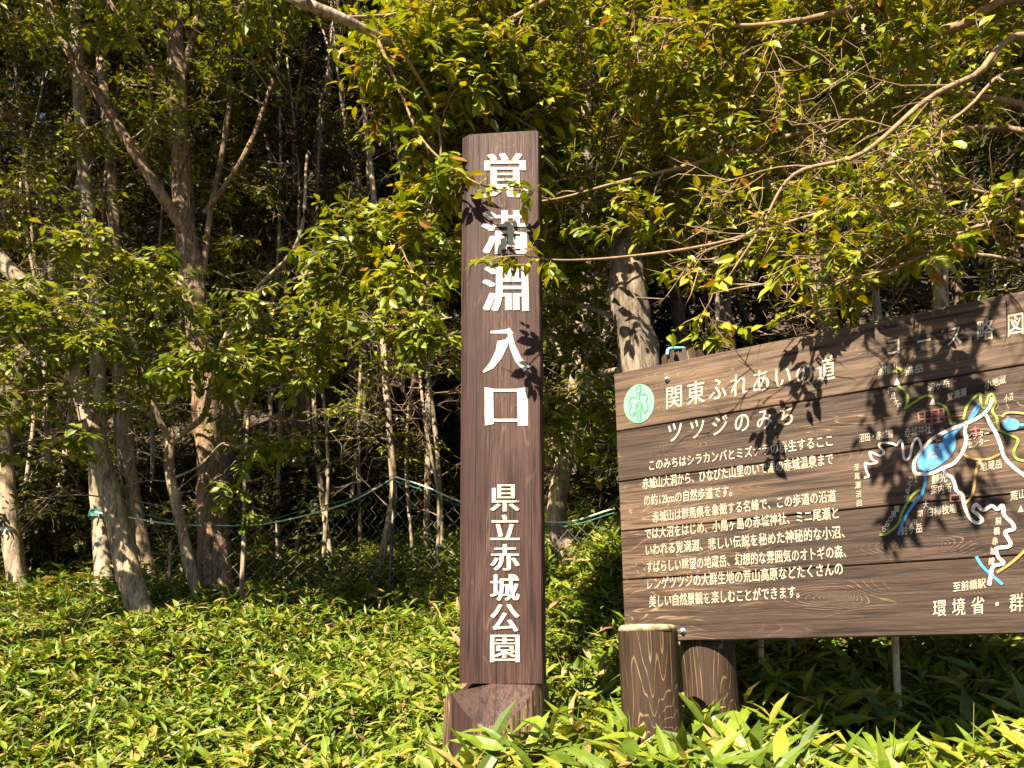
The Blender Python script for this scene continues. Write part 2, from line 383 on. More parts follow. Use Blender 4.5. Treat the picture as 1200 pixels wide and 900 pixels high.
g8 = t.limb(path((160, 400, 7.2), (190, 360, 6.8), (150, 330, 6.4), (90, 300, 6.2)), 0.014, 0.005, trunk=False)
g9 = t.limb(path((168, 430, 7.4), (130, 380, 6.9), (60, 360, 6.5), (0, 330, 6.2)), 0.014, 0.005, trunk=False)
for q, k in ((g3, 13), (g4, 12), (g5, 10), (g6, 10), (g7, 5), (g8, 8), (g9, 9)): t.spawn(q, 0.2, 1.0, k, 0.6, 0.006, (.1, -.12, -.03), flat=0.4, sub=3, twn=5, twl=.2)
t.dryspawn(m, .3, .95, 10, .9, .008, (0, -.3, .1), twl=.28)
t.finish('forked_tree', b, 'slender tree forking into a wide Y, with flat layers of bright green leaves', 'tree', M_BARK, M_OAK, per=7, L=0.095, prof=OBOV, low=False, bare=.12, hang=.12)

t, m, b = hand_tree([(24, 712, 8.0), (13, 630, 8.0), (5, 540, 8.0), (-4, 440, 8.0), (-8, 300, 8.0), (-20, 100, 8.0)], 0.10, 0.06, 4)
t.spawn(m, 0.35, 1, 14, 1.1, 0.012, (0.1, .35, .1), sub=4, twn=6)
shade_limbs(t, m, [(-7.0, 5.0, 6.8), (-5.8, 4.0, 6.0), (-6.4, 6.2, 7.8)])
t.dryspawn(m, .3, .95, 10, .9, .008, (0, -.3, .1), twl=.28)
t.finish('edge_tree', b, 'brown trunked tree with a white tag, leftmost in the photograph', 'tree', M_BARK, M_OAK, per=6, L=0.09, low=True)
t, m, b = hand_tree([(440, 690, 8.4), (451, 635, 8.4), (461, 580, 8.4), (456, 500, 8.5), (450, 420, 8.5), (440, 250, 8.6), (420, 60, 8.6)], 0.045, 0.03, 3)
t.spawn(m, 0.4, 1, 12, 0.9, 0.009, (0, .35, .1), sub=4, twn=6)
t.dryspawn(m, .3, .95, 10, .9, .008, (0, -.3, .1), twl=.28)
t.finish('crooked_sapling', b, 'thin crooked sapling beside the black pole that holds up the rope', 'tree', M_BARK, M_OAK, per=6, L=0.085, low=True)
t, m, b = hand_tree([(676, 672, 7.5), (664, 640, 7.5), (652, 610, 7.5), (660, 545, 7.5), (672, 470, 7.5), (684, 360, 7.5), (688, 200, 7.5)], 0.115, 0.05, 3)
t.spawn(m, 0.45, 1, 14, 0.9, 0.009, (0, .45, .05), sub=4, twn=6)
shade_limbs(t, m, [(.4, 5.0, 6.9), (-.8, 5.8, 7.6), (1.4, 5.6, 7.4)])
t.dryspawn(m, .3, .95, 10, .9, .008, (0, -.3, .1), twl=.28)
t.finish('bent_tree', b, 'short bent trunk seen between the signpost and the map board', 'tree', M_BARK, M_OAK, per=6, L=0.085, low=True)
t, m, b = hand_tree([(768, 600, 4.2), (755, 470, 4.2), (744, 400, 4.2), (735, 335, 4.2), (738, 285, 4.25), (746, 200, 4.3), (762, 80, 4.4)], 0.115, 0.08, 3, 0.2, 18)
k1 = t.limb(path((738, 300, 4.25), (700, 230, 4.5), (670, 190, 4.7)), 0.03, 0.01)
t.spawn(m, 0.5, 1, 14, 1.0, 0.011, (0, .45, .05), sub=4, twn=6); t.spawn(k1, .2, 1, 6, .6, .008, sub=3, twn=6)
k2 = t.limb(path((748, 430, 4.2), (700, 440, 4.6), (665, 470, 4.8), (650, 520, 4.9)), 0.02, 0.006, trunk=False)
k3 = t.limb(path((740, 380, 4.2), (690, 360, 4.6), (655, 350, 4.7), (640, 330, 4.7)), 0.02, 0.006, trunk=False)
for q in (k2, k3): t.spawn(q, .2, 1, 8, .5, .006, (0, -.1, 0), flat=.5, sub=3, twn=6, twl=.2)
shade_limbs(t, m, [(1.8, 4.2, 6.4), (.3, 3.6, 5.9), (2.6, 5.0, 7.0), (1.0, 4.6, 6.7)])
t.finish('peeling_tree', b, 'stout tree with flaking pale bark, rising just behind the left end of the map board', 'tree', M_FLAKE, M_OAK, per=7, L=0.075, low=False, twig_mat=M_BARK, bare=.2)

# --- the tree whose branches hang over both signs; its trunk stands behind the far end of the board
t = Tree()
tb = (4.5, 4.0, G(4.5, 4.0))
tr = t.limb([Vector((tb[0], tb[1], tb[2]-.15)), Vector((4.45, 4.0, 2.6)), Vector((4.3, 3.95, 4.0)), Vector((4.0, 3.7, 5.2)), Vector((3.5, 3.4, 6.6))], 0.16, 0.07, 14, .14)
def over(start, *pts, r=0.02, r1=0.006):
    return t.limb([Vector(start)]+path(*pts), r, r1, 6, 0.06, trunk=False, seg=6)
b1 = over((4.3, 3.95, 4.0), (1240, 50, 2.9), (1140, 90, 2.75), (1085, 118, 2.7), (1010, 180, 2.65), (930, 205, 2.6), (890, 270, 2.6), (850, 330, 2.65), r=0.018, r1=.003)
b2 = over((4.3, 3.95, 4.1), (1240, 8, 3.3), (1120, 32, 3.4), (1040, 52, 3.5), (960, 64, 3.6), (850, 74, 3.7), (740, 92, 3.8), (640, 118, 3.85), (560, 150, 3.9), (500, 190, 3.9), r=0.034, r1=.004)
b3 = over((4.4, 4.0, 3.0), (1240, 228, 2.7), (1180, 255, 2.7), (1120, 275, 2.7), (1060, 310, 2.7), (980, 330, 2.75), r=0.013, r1=.003)
b4 = over((4.0, 3.7, 5.2), (1000, -60, 4.0), (840, -20, 4.0), (700, 30, 4.0), (590, 60, 3.95), (490, 75, 3.95), r=0.034)
b5 = over((4.3, 3.95, 4.2), (1130, 110, 3.6), (960, 150, 3.6), (820, 190, 3.65), (720, 215, 3.75), (640, 235, 3.8), (540, 240, 3.8), r=0.022, r1=.002)
b6 = over((4.35, 3.95, 3.5), (1100, 215, 3.5), (960, 250, 3.3), (840, 285, 3.2), (740, 300, 3.2), (660, 305, 3.15), (600, 300, 3.1), (548, 312, 3.05), r=0.011, r1=.002)
b7 = over((4.4, 4.0, 3.2), (1160, 300, 3.4), (1030, 325, 3.3), (940, 330, 3.2), (880, 335, 3.2), (830, 345, 3.2), r=0.012, r1=.002)
b8 = over((3.5, 3.4, 6.6), (900, -160, 3.6), (760, -60, 3.6), (640, 0, 3.55), (540, 60, 3.6), (470, 120, 3.7), r=0.034)
b9 = over((4.0, 3.7, 5.2), (1260, -70, 3.4), (1120, -30, 3.3), (1000, 10, 3.2), (880, 30, 3.2), (760, 20, 3.3), r=0.034)
b10 = over((4.3, 3.95, 4.3), (1180, 20, 4.4), (1010, 90, 4.4), (850, 130, 4.4), (720, 160, 4.3), r=0.03)
b11 = over((4.3, 3.95, 3.8), (1180, 150, 4.5), (1010, 200, 4.5), (850, 230, 4.4), (790, 260, 4.3), (760, 250, 4.3), r=0.028)
b12 = over((4.3, 3.95, 4.1), (1230, 85, 3.2), (1130, 130, 3.1), (1060, 200, 3.1), (990, 260, 3.1), (960, 300, 3.1), r=0.012, r1=.002)
bias = (-.3, 0, -.05)
for q, k in ((b2, 30), (b4, 18), (b8, 16), (b9, 22)):
    t.spawn(q, 0.25, 1.0, k, 0.5, 0.006, bias, out=0.78, flat=0.8, sub=4, twn=6, twl=.17)
for q, k in ((b10, 18), (b11, 22)): t.spawn(q, 0.25, .9, k, 0.55, 0.0065, bias, out=0.78, flat=0.8, sub=4, twn=6, twl=.18)
t.spawn(b5, .2, .6, 13, .48, .006, (-.3, 0, .12), out=.78, flat=.8, sub=4, twn=6, twl=.17)
t.spawn(b6, .2, .45, 5, .32, .0045, bias, out=.75, flat=.7, sub=3, twn=5, twl=.15); t.twigs(b6, .72, 1, 10, .10)
for q, k in ((b7, 3), (b3, 8), (b12, 8)): t.spawn(q, 0.25, 1.0, k, 0.36, 0.0045, bias, out=0.75, flat=0.7, sub=3, twn=4, twl=.14)
for q, k in ((b1, 5), (b2, 5), (b3, 5), (b5, 5), (b7, 2), (b12, 4), (b9, 4), (b11, 5)): t.dryspawn(q, .2, .95, k, .6, .005, (-.5, -.05, -.1), tw=3, twl=.2)
t.twigs(b1, .5, 1, 12, .16); t.twigs(b3, .3, 1, 10, .16)
shade_limbs(t, tr, [(2.8, 2.6, 5.4), (2.0, 2.6, 5.3), (3.4, 1.8, 5.0), (2.6, 1.8, 5.0)], k=8)
b13 = t.limb([Vector((4.15, 3.85, 4.6)), Vector((3.0, 2.6, 5.0)), Vector((2.0, 1.9, 4.5)), Vector((1.2, 1.6, 4.0)), Vector((.7, 1.45, 3.75))], .03, .008, 7, trunk=False)  # unseen branch, added to shade the board's upper right and the foliage above
t.spawn(b13, .45, 1, 9, .5, .007, (-.2, 0, -.05), sub=3, twn=5, twl=.18); t.dryspawn(b13, .4, 1, 8, .6, .006, (-.2, 0, 0))
t.finish('overhanging_tree', tb, 'tree whose leafy yellow green branches and bare twigs hang in front of both signs', 'tree', M_BARK, M_ELM, per=7, L=0.062, prof=OVATE, W=1.05, twig_mat=M_TWIG, bare=0.22, hang=.05)

t, m, b = hand_tree([(1184, 850, 4.2), (1146, 750, 4.25), (1118, 600, 4.3), (1105, 400, 4.4), (1098, 250, 4.5), (1092, 150, 4.55), (1080, 30, 4.6)], 0.055, 0.035, 2, .1, 10)
t.spawn(m, .45, 1, 9, .6, .007, sub=3, twn=5, twl=.2)
t.finish('slim_tree', b, 'slim dark leaning tree standing in the shade behind the map board', 'tree', M_BARK, M_ELM, per=6, L=.06, twig_mat=M_TWIG)

# --- limb reaching in from the upper left, over the signpost
t = Tree()
lb = (-5.0, 4.6, G(-5.0, 4.6))
tr = t.limb([Vector((lb[0], lb[1], lb[2]-.15)), Vector((-5.1, 4.5, 3.0)), Vector((-4.7, 4.3, 5.0)), Vector((-3.9, 4.0, 6.6)), Vector((-3.0, 3.4, 8.0))], 0.13, 0.06, 12, .12)
c0 = t.limb([Vector((-4.0, 4.05, 6.4))]+path((120, -130, 3.6), (330, -12, 3.2), (362, 6, 3.2), (412, 27, 3.3), (465, 55, 3.5), (520, 92, 3.7), (572, 118, 3.7), (640, 160, 3.8)), 0.045, 0.006, 8, 0.1, seg=6)
c1 = t.limb(path((400, 22, 3.3), (470, 15, 3.6), (540, -10, 3.8), (620, -30, 3.8)), 0.012, 0.004, 6, trunk=False)
c2 = t.limb(path((440, 40, 3.4), (470, 110, 3.4), (500, 170, 3.36), (560, 215, 3.27), (625, 225, 3.25)), 0.010, 0.002, 6, trunk=False)
c3 = t.limb(path((470, 57, 3.2), (510, 130, 3.6), (515, 200, 3.7), (490, 270, 3.75), (455, 300, 3.8)), 0.010, 0.003, 6, trunk=False)
for q, k in ((c0, 22),): t.spawn(q, 0.60, 1.0, k, 0.45, 0.006, (.3, .6, .1), out=0.75, flat=0.7, sub=4, twn=6, twl=.16)
t.twigs(c2, .15, 1, 15, .11)
for q, k in ((c1, 14), (c3, 7)): t.spawn(q, 0.15, 1.0, k, 0.36, 0.005, (.2, 0, -.05), out=0.8, flat=0.7, sub=3, twn=6, twl=.15)
t.finish('arching_tree', lb, 'tree whose limb arches in from the upper left above the signpost', 'tree', M_BARK, M_ELM, per=7, L=0.074, W=1.1, twig_mat=M_TWIG, hang=.05)

# --- the wood behind: three grown kinds, each repeated on the hillside
def wood_tree(seed, H, cb, spread, lean, name, label, mat):
    global rng
    keep = rng; rng = np.random.default_rng(seed); t = Tree(); t.r = rng
    p = [Vector((0, 0, -.3))]+[Vector((lean[0]*k+rng.normal(0, .1), lean[1]*k+rng.normal(0, .1), H*k)) for k in (.2, .4, .6, .8, 1)]
    m = t.limb(p, H*0.012, H*0.003, 9, .1, seg=5)
    t.dryspawn(m, .1, .7, 14, 1.3, .012, twl=.35)
    t.spawn(m, cb, 1, int(22+H*1.2), spread, 0.018, (0, 0, .15), flat=.6, sub=5, twl=.4, twn=7)
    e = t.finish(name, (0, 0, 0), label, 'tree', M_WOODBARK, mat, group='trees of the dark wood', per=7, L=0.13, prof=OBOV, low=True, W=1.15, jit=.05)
    rng = keep; return e
def copy_tree(e, loc, rz, sc, label=None):
    c = e.copy(); COL.objects.link(c); c.location = loc; c.rotation_euler = (0, 0, rz); c.scale = (sc,)*3
    if label: c['label'] = label
    for ch in e.children:
        d = ch.copy(); COL.objects.link(d); d.parent = c
    return c
WL = 'one of the many crowded dark trees on the hillside behind the roped net'
kinds = [wood_tree(21, 10, .22, 1.9, (.5, .1), 'wood_tree', WL, M_DARK), wood_tree(22, 12, .3, 2.1, (-.6, -.2), 'wood_tree', WL, M_DARK),
         wood_tree(23, 8, .12, 1.8, (.2, -.4), 'wood_tree', WL, M_DARK), wood_tree(24, 11, .45, 2.0, (-.3, .3), 'wood_tree', WL, M_DARK)]
used = [False]*4; spots = []
pr = np.random.default_rng(5)
while len(spots) < 64:
    y = 9.4+16*pr.random()**1.15; x = pr.uniform(-0.85*y-2, 0.85*y+2)
    if all((x-a)**2+(y-b)**2 > (1.0+0.03*y)**2 for a, b in spots): spots.append((x, y))
for i, (x, y) in enumerate(spots):
    k = int(pr.integers(0, 4)); loc = (x, y, G(x, y)); rz = pr.uniform(0, 6.28); sc = pr.uniform(.8, 1.25)
    if not used[k]:
        e = kinds[k]; e.location = loc; e.rotation_euler = (0, 0, rz); e.scale = (sc,)*3; used[k] = True
    else: copy_tree(kinds[k], loc, rz, sc)

def thin_stem(px0, py0, px1, py1, Y, r, bend):
    t = Tree(); a = P(px1, py1, Y); b = P(px0, py0, Y); b.z = G(b.x, b.y); mid = (a+b)/2; mid.x += bend
    up = a+(a-mid)*.7
    w1 = (b+mid)/2; w2 = (mid+a)/2; w1.x += rng.normal(0, .09); w2.x += rng.normal(0, .12); w2.y += rng.normal(0, .15)
    m = t.limb([(b.x, b.y, b.z-.15), w1, mid, w2, a, up], r*.9, r*.45, 7, .2); t.spawn(m, .35, 1, 7, .7, .006, sub=3, twn=5, twl=.22); t.dryspawn(m, .15, .8, 9, .8, .007, (0, -.2, .1), twl=.28)
    t.finish('thin_tree', (b.x, b.y, b.z), 'thin pale bare stem among the dark trees of the wood', 'tree', M_STEM, M_DARK, group='thin pale stems in the wood', per=5, L=.085, low=True, twig_mat=M_TWIG)
for a in ((60, 640, 84, 60, 9.4, .05, .2), (150, 640, 138, 120, 9.6, .045, -.1), (330, 640, 300, 100, 9.2, .035, .25), (300, 640, 345, 150, 10, .04, -.1), (395, 650, 372, 240, 9.0, .04, -.15), (410, 650, 430, 260, 9.8, .035, .1), (500, 650, 470, 200, 9.5, .045, .2),
          (520, 650, 395, 90, 10, .04, .3), (80, 640, 30, 200, 9.8, .045, 0), (270, 640, 262, 330, 10.4, .05, 0), (355, 640, 352, 330, 10.8, .055, .1), (705, 640, 708, 300, 9, .05, -.1), (660, 640, 640, 250, 9.6, .04, .1), (900, 560, 990, 40, 7.2, .05, .1), (1010, 560, 1015, 90, 6.8, .05, .05), (820, 560, 870, 60, 8, .045, -.1),
          (20, 650, 50, 100, 9.1, .03, .1), (105, 650, 150, 40, 9.0, .028, -.1), (185, 650, 170, 60, 9.3, .03, .1), (290, 650, 325, 60, 8.9, .026, .15), (345, 650, 380, 120, 9.2, .028, -.1), (380, 650, 350, 200, 8.8, .025, .1),
          (425, 650, 400, 120, 9.4, .028, .15), (490, 650, 510, 150, 9.0, .026, -.1), (130, 650, 100, 200, 9.7, .03, .2), (510, 650, 480, 330, 8.7, .024, .05)): thin_stem(*a)

# low shrubs under the trees
def shrub(seed):
    global rng
    keep = rng; rng = np.random.default_rng(seed); t = Tree(); t.r = rng
    for k in range(9):
        a = rng.uniform(0, 6.28); q = t.wander((rng.normal(0, .1), rng.normal(0, .1), -.05), (math.cos(a)*.5, math.sin(a)*.5, 1), rng.uniform(1.0, 2.2), .014, .004, .5, 0)
        t.spawn(q, .2, 1, 7, .6, .006, sub=3, twn=6, twl=.25)
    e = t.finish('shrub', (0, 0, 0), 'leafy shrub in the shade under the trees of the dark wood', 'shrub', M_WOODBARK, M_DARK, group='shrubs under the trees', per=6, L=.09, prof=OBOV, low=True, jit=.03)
    rng = keep; return e
sh = [shrub(31), shrub(32)]
spots2 = []
while len(spots2) < 46:
    y = 8.6+9*pr.random(); x = pr.uniform(-0.75*y-1, 0.75*y+1)
    if all((x-a)**2+(y-b)**2 > .8 for a, b in spots2): spots2.append((x, y))
spots2 = [(x, y) for x, y in spots2 if abs(x-.45) > .9 or y > 11]
spots2 += [(1.6, 6.3), (2.1, 6.2), (2.8, 6.0), (3.6, 5.8), (1.6, 8.4), (2.5, 7.4), (3.6, 7.2), (4.6, 6.8)]
for i, (x, y) in enumerate(spots2):
    e = sh[i % 2]; loc = (x, y, G(x, y)); rz = pr.uniform(0, 6.28); sc = pr.uniform(.7, 1.2)*(1.25 if i >= len(spots2)-8 else 1)
    if i < 2: e.location = loc; e.rotation_euler = (0, 0, rz); e.scale = (sc,)*3
    else: copy_tree(e, loc, rz, sc)

# the far wood that closes the view: one leafy mass over the hill
def far_wood():
    g = Geo(); r = np.random.default_rng(77); K = 60000
    a = r.uniform(-1.05, 1.05, K); d = r.uniform(26, 40, K)
    x = d*np.sin(a)*1.1; y = d*np.cos(a)*0.9+2; z = ground_z(x, y)+r.uniform(0, 1, K)**0.8*19
    pos = np.stack([x, y, z], 1)
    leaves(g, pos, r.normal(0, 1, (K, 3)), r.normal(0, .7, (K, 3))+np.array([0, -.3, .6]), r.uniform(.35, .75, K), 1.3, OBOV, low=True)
    tag(g.build('far_woodland', M_DARK), kind='stuff')
far_wood()

# ------------------------------------------------------------------ dwarf bamboo covering the bank
def sasa():
    g = Geo(); r = np.random.default_rng(11)
    def patch(num, x0, x1, y0, y1, L, h, per, keep, low=False, stem_r=.0018):
        x = r.uniform(x0, x1, num); y = r.uniform(y0, y1, num); k = keep(x, y); x = x[k]; y = y[k]; n = len(x)
        z = ground_z(x, y); hh = h*r.uniform(.55, 1.15, n)*(1+.22*np.sin(x*2.3+1)*np.cos(y*1.9)+.22*np.sin(x*6.1+y*2)*np.cos(y*5.3-x))
        lean = r.normal(0, .18, (n, 2)); b = np.stack([x, y, z-.02], 1)
        top = b+np.stack([lean[:, 0]*hh, lean[:, 1]*hh, hh], 1)
        rr = stem_r
        V = np.stack([b+np.array([rr, 0, 0]), b+np.array([-rr*.5, rr*.87, 0]), b+np.array([-rr*.5, -rr*.87, 0]), top], 1)
        o = np.arange(n)[:, None]*4
        g.add(V.reshape(-1, 3), [np.concatenate([o+np.array(t) for t in ((0, 1, 3), (1, 2, 3), (2, 0, 3))])])
        az = r.uniform(0, 6.28, (n, per)); el = r.uniform(-.35, 1.1, (n, per))
        down = r.random((n, per))**2*.45
        pos = top[:, None]+(b-top)[:, None]*down[..., None]
        d = np.stack([np.cos(az)*np.cos(el), np.sin(az)*np.cos(el), np.sin(el)], -1)
        nn = np.array([0, 0, 1.0])+np.array(tuple(SUN))*.75+r.normal(0, .38, d.shape)
        m = n*per
        leaves(g, pos.reshape(m, 3), d.reshape(m, 3), nn.reshape(m, 3), L*r.uniform(.4, 1.35, m), r.uniform(.65, 1.25, m), LANCE, .25, r.uniform(.1, .75, m), low)
    clear = lambda x, y: (np.hypot(x+.08, y-3.52) > .25)
    patch(24000, -7, 3.5, 3.2, 7.2, .105, .25, 6, lambda x, y: clear(x, y) & (np.abs(x) < .75*y+.4) & ~((x > .2) & (y < 3.6)))
    patch(16000, -9, 7, 7.2, 12.5, .12, .30, 5, lambda x, y: (np.abs(x) < .75*y+.6), low=True)
    patch(4600, -.75, 2.6, 2.35, 3.35, .125, .21, 6, lambda x, y: clear(x, y) & (x < .72*y+.2) & (x > -.55+.2*(3.3-y)) & ~((y > 2.85) & (x > .75)), stem_r=.0026)
    patch(420, .8, 3.4, 3.0, 4.2, .15, .26, 6, lambda x, y: x > 0, stem_r=.0026)
    patch(170, -.4, 2.6, 2.5, 3.2, .155, .27, 4, lambda x, y: clear(x, y) & (x < .72*y+.2) & ~((y > 2.85) & (x > .75)), stem_r=.003)
    patch(2500, -3, .3, 2.2, 3.4, .15, .2, 6, lambda x, y: (x < -.5) , stem_r=.0026)
    patch(130, -.42, .35, 2.85, 3.22, .15, .30, 5, lambda x, y: clear(x, y), stem_r=.003)
    # old dry stalks standing among the leaves
    n = 900; x = r.uniform(-4.5, 2.6, n); y = r.uniform(2.5, 7, n); k = clear(x, y) & ~((x > .6) & (y > 2.85) & (y < 3.6)); x = x[k]; y = y[k]; z = ground_z(x, y)
    for a, b_, c_ in zip(x, y, z):
        h = r.uniform(.2, .42); q = r.normal(0, .1, 2)
        g.tube([(a, b_, c_), (a+q[0]*.4, b_+q[1]*.4, c_+h*.5), (a+q[0]*1.3, b_+q[1]*1.3, c_+h)], [.003, .0025, .001], 3)
    tag(g.build('bamboo_grass', M_SASA), 'dwarf bamboo with broad pointed leaves covering the bank in front of the wood', None, None, 'stuff')
sasa()

# ------------------------------------------------------------------ painted wood
def paint_wood(name, base, worn, axis, lines=(.36, .25, .15), ring=26.0, line_w=.06, line_lo=.5, wear_lo=.55, wear_hi=.8, knots=(), bands=None, dark=.4, streak=1.0, cracks=()):
    """brown stained timber: grain along one axis, pale contour lines where the stain has worn off the rings, knots"""
    m, nt, b = new_mat(name); n = N(nt)
    s = {'x': (1.3, 24, 24), 'z': (26, 26, .8)}[axis]; s2 = {'x': (1.0, 6.0, 6.0), 'z': (6.5, 6.5, .9)}[axis]
    s3 = {'x': (.9, 3.2, 3.2), 'z': (3.2, 3.2, .9)}[axis]
    fine = noise(n, mapped(n, tuple(k*3.2 for k in s)), 1.4, 5, .68, .3)
    med = noise(n, mapped(n, s), 1.5*streak, 3, .55, .5)
    low = noise(n, mapped(n, s2), .9, 2.5, .45, .6)
    area = noise(n, mapped(n, s3, (3.1, 1.7, .4)), 1.1, 4, .62)
    tc = n('ShaderNodeTexCoord'); near = None
    for kx, kz, ks, st in knots:
        v = n('ShaderNodeVectorMath', {0: tc.outputs['Object'], 1: (kx, 0, kz)}, operation='SUBTRACT').outputs[0]
        v = n('ShaderNodeVectorMath', {0: v, 1: (1/st, 0, 1.0) if axis == 'x' else (1.0, 0, 1/st)}, operation='MULTIPLY').outputs[0]
        d = n('ShaderNodeVectorMath', {0: v}, operation='LENGTH').outputs['Value']
        e = n.math('POWER', 2.718, n.math('MULTIPLY', d, -1/ks)); low = n.math('ADD', low, n.math('MULTIPLY', e, .42))
        near = e if near is None else n.math('MAXIMUM', near, e)
    fr = n.math('FRACT', n.math('MULTIPLY', low, ring)); dist = n.math('ABSOLUTE', n.math('SUBTRACT', fr, .5))
    line = n.ramp(dist, [(line_w*.4, (1, 1, 1)), (line_w*1.5, (0, 0, 0))])
    line = n.math('MULTIPLY', line, n.ramp(fine, [(.40, (0, 0, 0)), (.52, (1, 1, 1))]))
    la = n.ramp(area, [(line_lo, (0, 0, 0)), (line_lo+.1, (1, 1, 1))])
    if near is not None: la = n.math('MINIMUM', n.math('ADD', la, n.ramp(near, [(.12, (0, 0, 0)), (.3, (1, 1, 1))])), 1.0)
    line = n.math('MULTIPLY', line, la)
    tone = noise(n, mapped(n, tuple(k*.35 for k in s)), 1.0, 3, .6)
    c = n.mix(n.ramp(fine, [(.33, (0, 0, 0)), (.67, (1, 1, 1))]), tuple(k*.55 for k in base), tuple(k*1.45 for k in base))
    c = n.mix(n.ramp(tone, [(.35, (.45, .45, .45)), (.65, (0, 0, 0))]), c, tuple(k*.55 for k in base))
    c = n.mix(n.ramp(med, [(.36, (1, 1, 1)), (.44, (0, 0, 0))]), c, tuple(k*dark for k in base))
    wear = n.math('MULTIPLY', n.ramp(area, [(wear_lo, (0, 0, 0)), (wear_hi, (1, 1, 1))]), n.ramp(fine, [(.40, (.1, .1, .1)), (.60, (1, 1, 1))]))
    if bands:      # planks that have weathered differently, by height
        z = n('ShaderNodeSeparateXYZ', {0: tc.outputs['Object']}).outputs[2]; st = []
        z0, z1 = bands[0][0], bands[-1][0]+.3
        zf = n.math('DIVIDE', n.math('SUBTRACT', z, z0), z1-z0)
        bc = n.ramp(zf, [((q-z0)/(z1-z0), (v, v, v)) for q, v in bands], 'CONSTANT')
        wear = n.math('MINIMUM', n.math('ADD', wear, n.math('MULTIPLY', bc, n.ramp(med, [(.40, (.15, .15, .15)), (.60, (1, 1, 1))]))), 1.0)
    c = n.mix(wear, c, n.mix(fine, worn, tuple(k*1.3 for k in worn)))
    c = n.mix(line, c, lines)
    if cracks:     # long drying cracks along the grain
        xyz = n('ShaderNodeSeparateXYZ', {0: tc.outputs['Object']}); wob = noise(n, mapped(n, (0, 0, 3)), 1.0, 3)
        for cx_, z0, z1 in cracks:
            e = n.math('ABSOLUTE', n.math('SUBTRACT', n.math('SUBTRACT', xyz.outputs[0], cx_), n.math('MULTIPLY', n.math('SUBTRACT', wob, .5), .016)))
            k = n.math('MULTIPLY', n.math('LESS_THAN', e, .0016), n.math('MULTIPLY', n.math('GREATER_THAN', xyz.outputs[2], z0), n.math('LESS_THAN', xyz.outputs[2], z1)))
            c = n.mix(k, c, (.006, .004, .003))
    nt.links.new(c, b.inputs['Base Color']); b.inputs['Roughness'].default_value = .6
    b.inputs['Specular IOR Level'].default_value = .15
    h = n.math('ADD', n.math('MULTIPLY', fine, .5), n.math('MULTIPLY', med, 1.0))
    bp = n('ShaderNodeBump', {'Height': h, 'Strength': .6, 'Distance': .007}); nt.links.new(bp.outputs[0], b.inputs['Normal'])
    return m
M_POST = paint_wood('post_wood', (.040, .020, .0175), (.082, .048, .042), 'z', lines=(.09, .06, .05), line_lo=.5, wear_lo=.45, wear_hi=.85, dark=.32, streak=1.2, cracks=[(.075, 2.2, 3.2), (-.02, .3, .9), (-.12, 1.2, 1.9), (.12, .9, 1.3)])
M_BASE = paint_wood('post_base_wood', (.038, .021, .018), (.26, .18, .11), 'z', wear_lo=.41, wear_hi=.58, line_lo=.42)
M_LOG = paint_wood('log_wood', (.040, .025, .0165), (.17, .11, .06), 'z', lines=(.19, .125, .068), ring=16, line_w=.045, line_lo=.36, wear_lo=.6, wear_hi=.72, knots=[(.03, .22, .05, 2.2), (-.02, .12, .04, 2.0)], cracks=[(.83, .1, .42), (-.05, .0, .2)])
def lettering_mat(name, col, wear, axis, amt):
    m, nt, b = new_mat(name); n = N(nt)
    sc = {'z': (90, 90, 9), 'x': (9, 90, 90)}[axis]
    a = noise(n, mapped(n, sc), 1.0, 5, .7); d = noise(n, mapped(n, (12, 12, 12)), 1.0, 3, .6)
    f = n.math('ADD', a, n.math('MULTIPLY', n.math('SUBTRACT', d, .5), .35))
    c = n.mix(n.ramp(f, [(amt-.03, (1, 1, 1)), (amt+.03, (0, 0, 0))]), n.mix(d, tuple(k*.5 for k in col), tuple(k*1.2 for k in col)), wear)
    nt.links.new(c, b.inputs['Base Color']); b.inputs['Roughness'].default_value = .7; return m
def flat_mat(name, col, rough=.6, wear=None, amt=.5, scale=60, metal=0):
    m, nt, b = new_mat(name); n = N(nt)
    tc = n('ShaderNodeTexCoord'); a = noise(n, tc.outputs['Object'], scale, 4, .65)
    c = n.mix(n.ramp(a, [(amt-.04, (1, 1, 1)), (amt+.04, (0, 0, 0))]), col, wear or tuple(k*.8 for k in col))
    nt.links.new(c, b.inputs['Base Color']); b.inputs['Roughness'].default_value = rough; b.inputs['Metallic'].default_value = metal
    return m
M_WHITE = lettering_mat('white_lettering_paint', (.46, .43, .36), (.09, .058, .05), 'z', .385)
M_CREAM = lettering_mat('board_lettering_paint', (.46, .39, .29), (.10, .065, .045), 'x', .365)
M_CUT = flat_mat('cut_wood', (.36, .30, .19), .85, (.18, .14, .085), .47, 32)

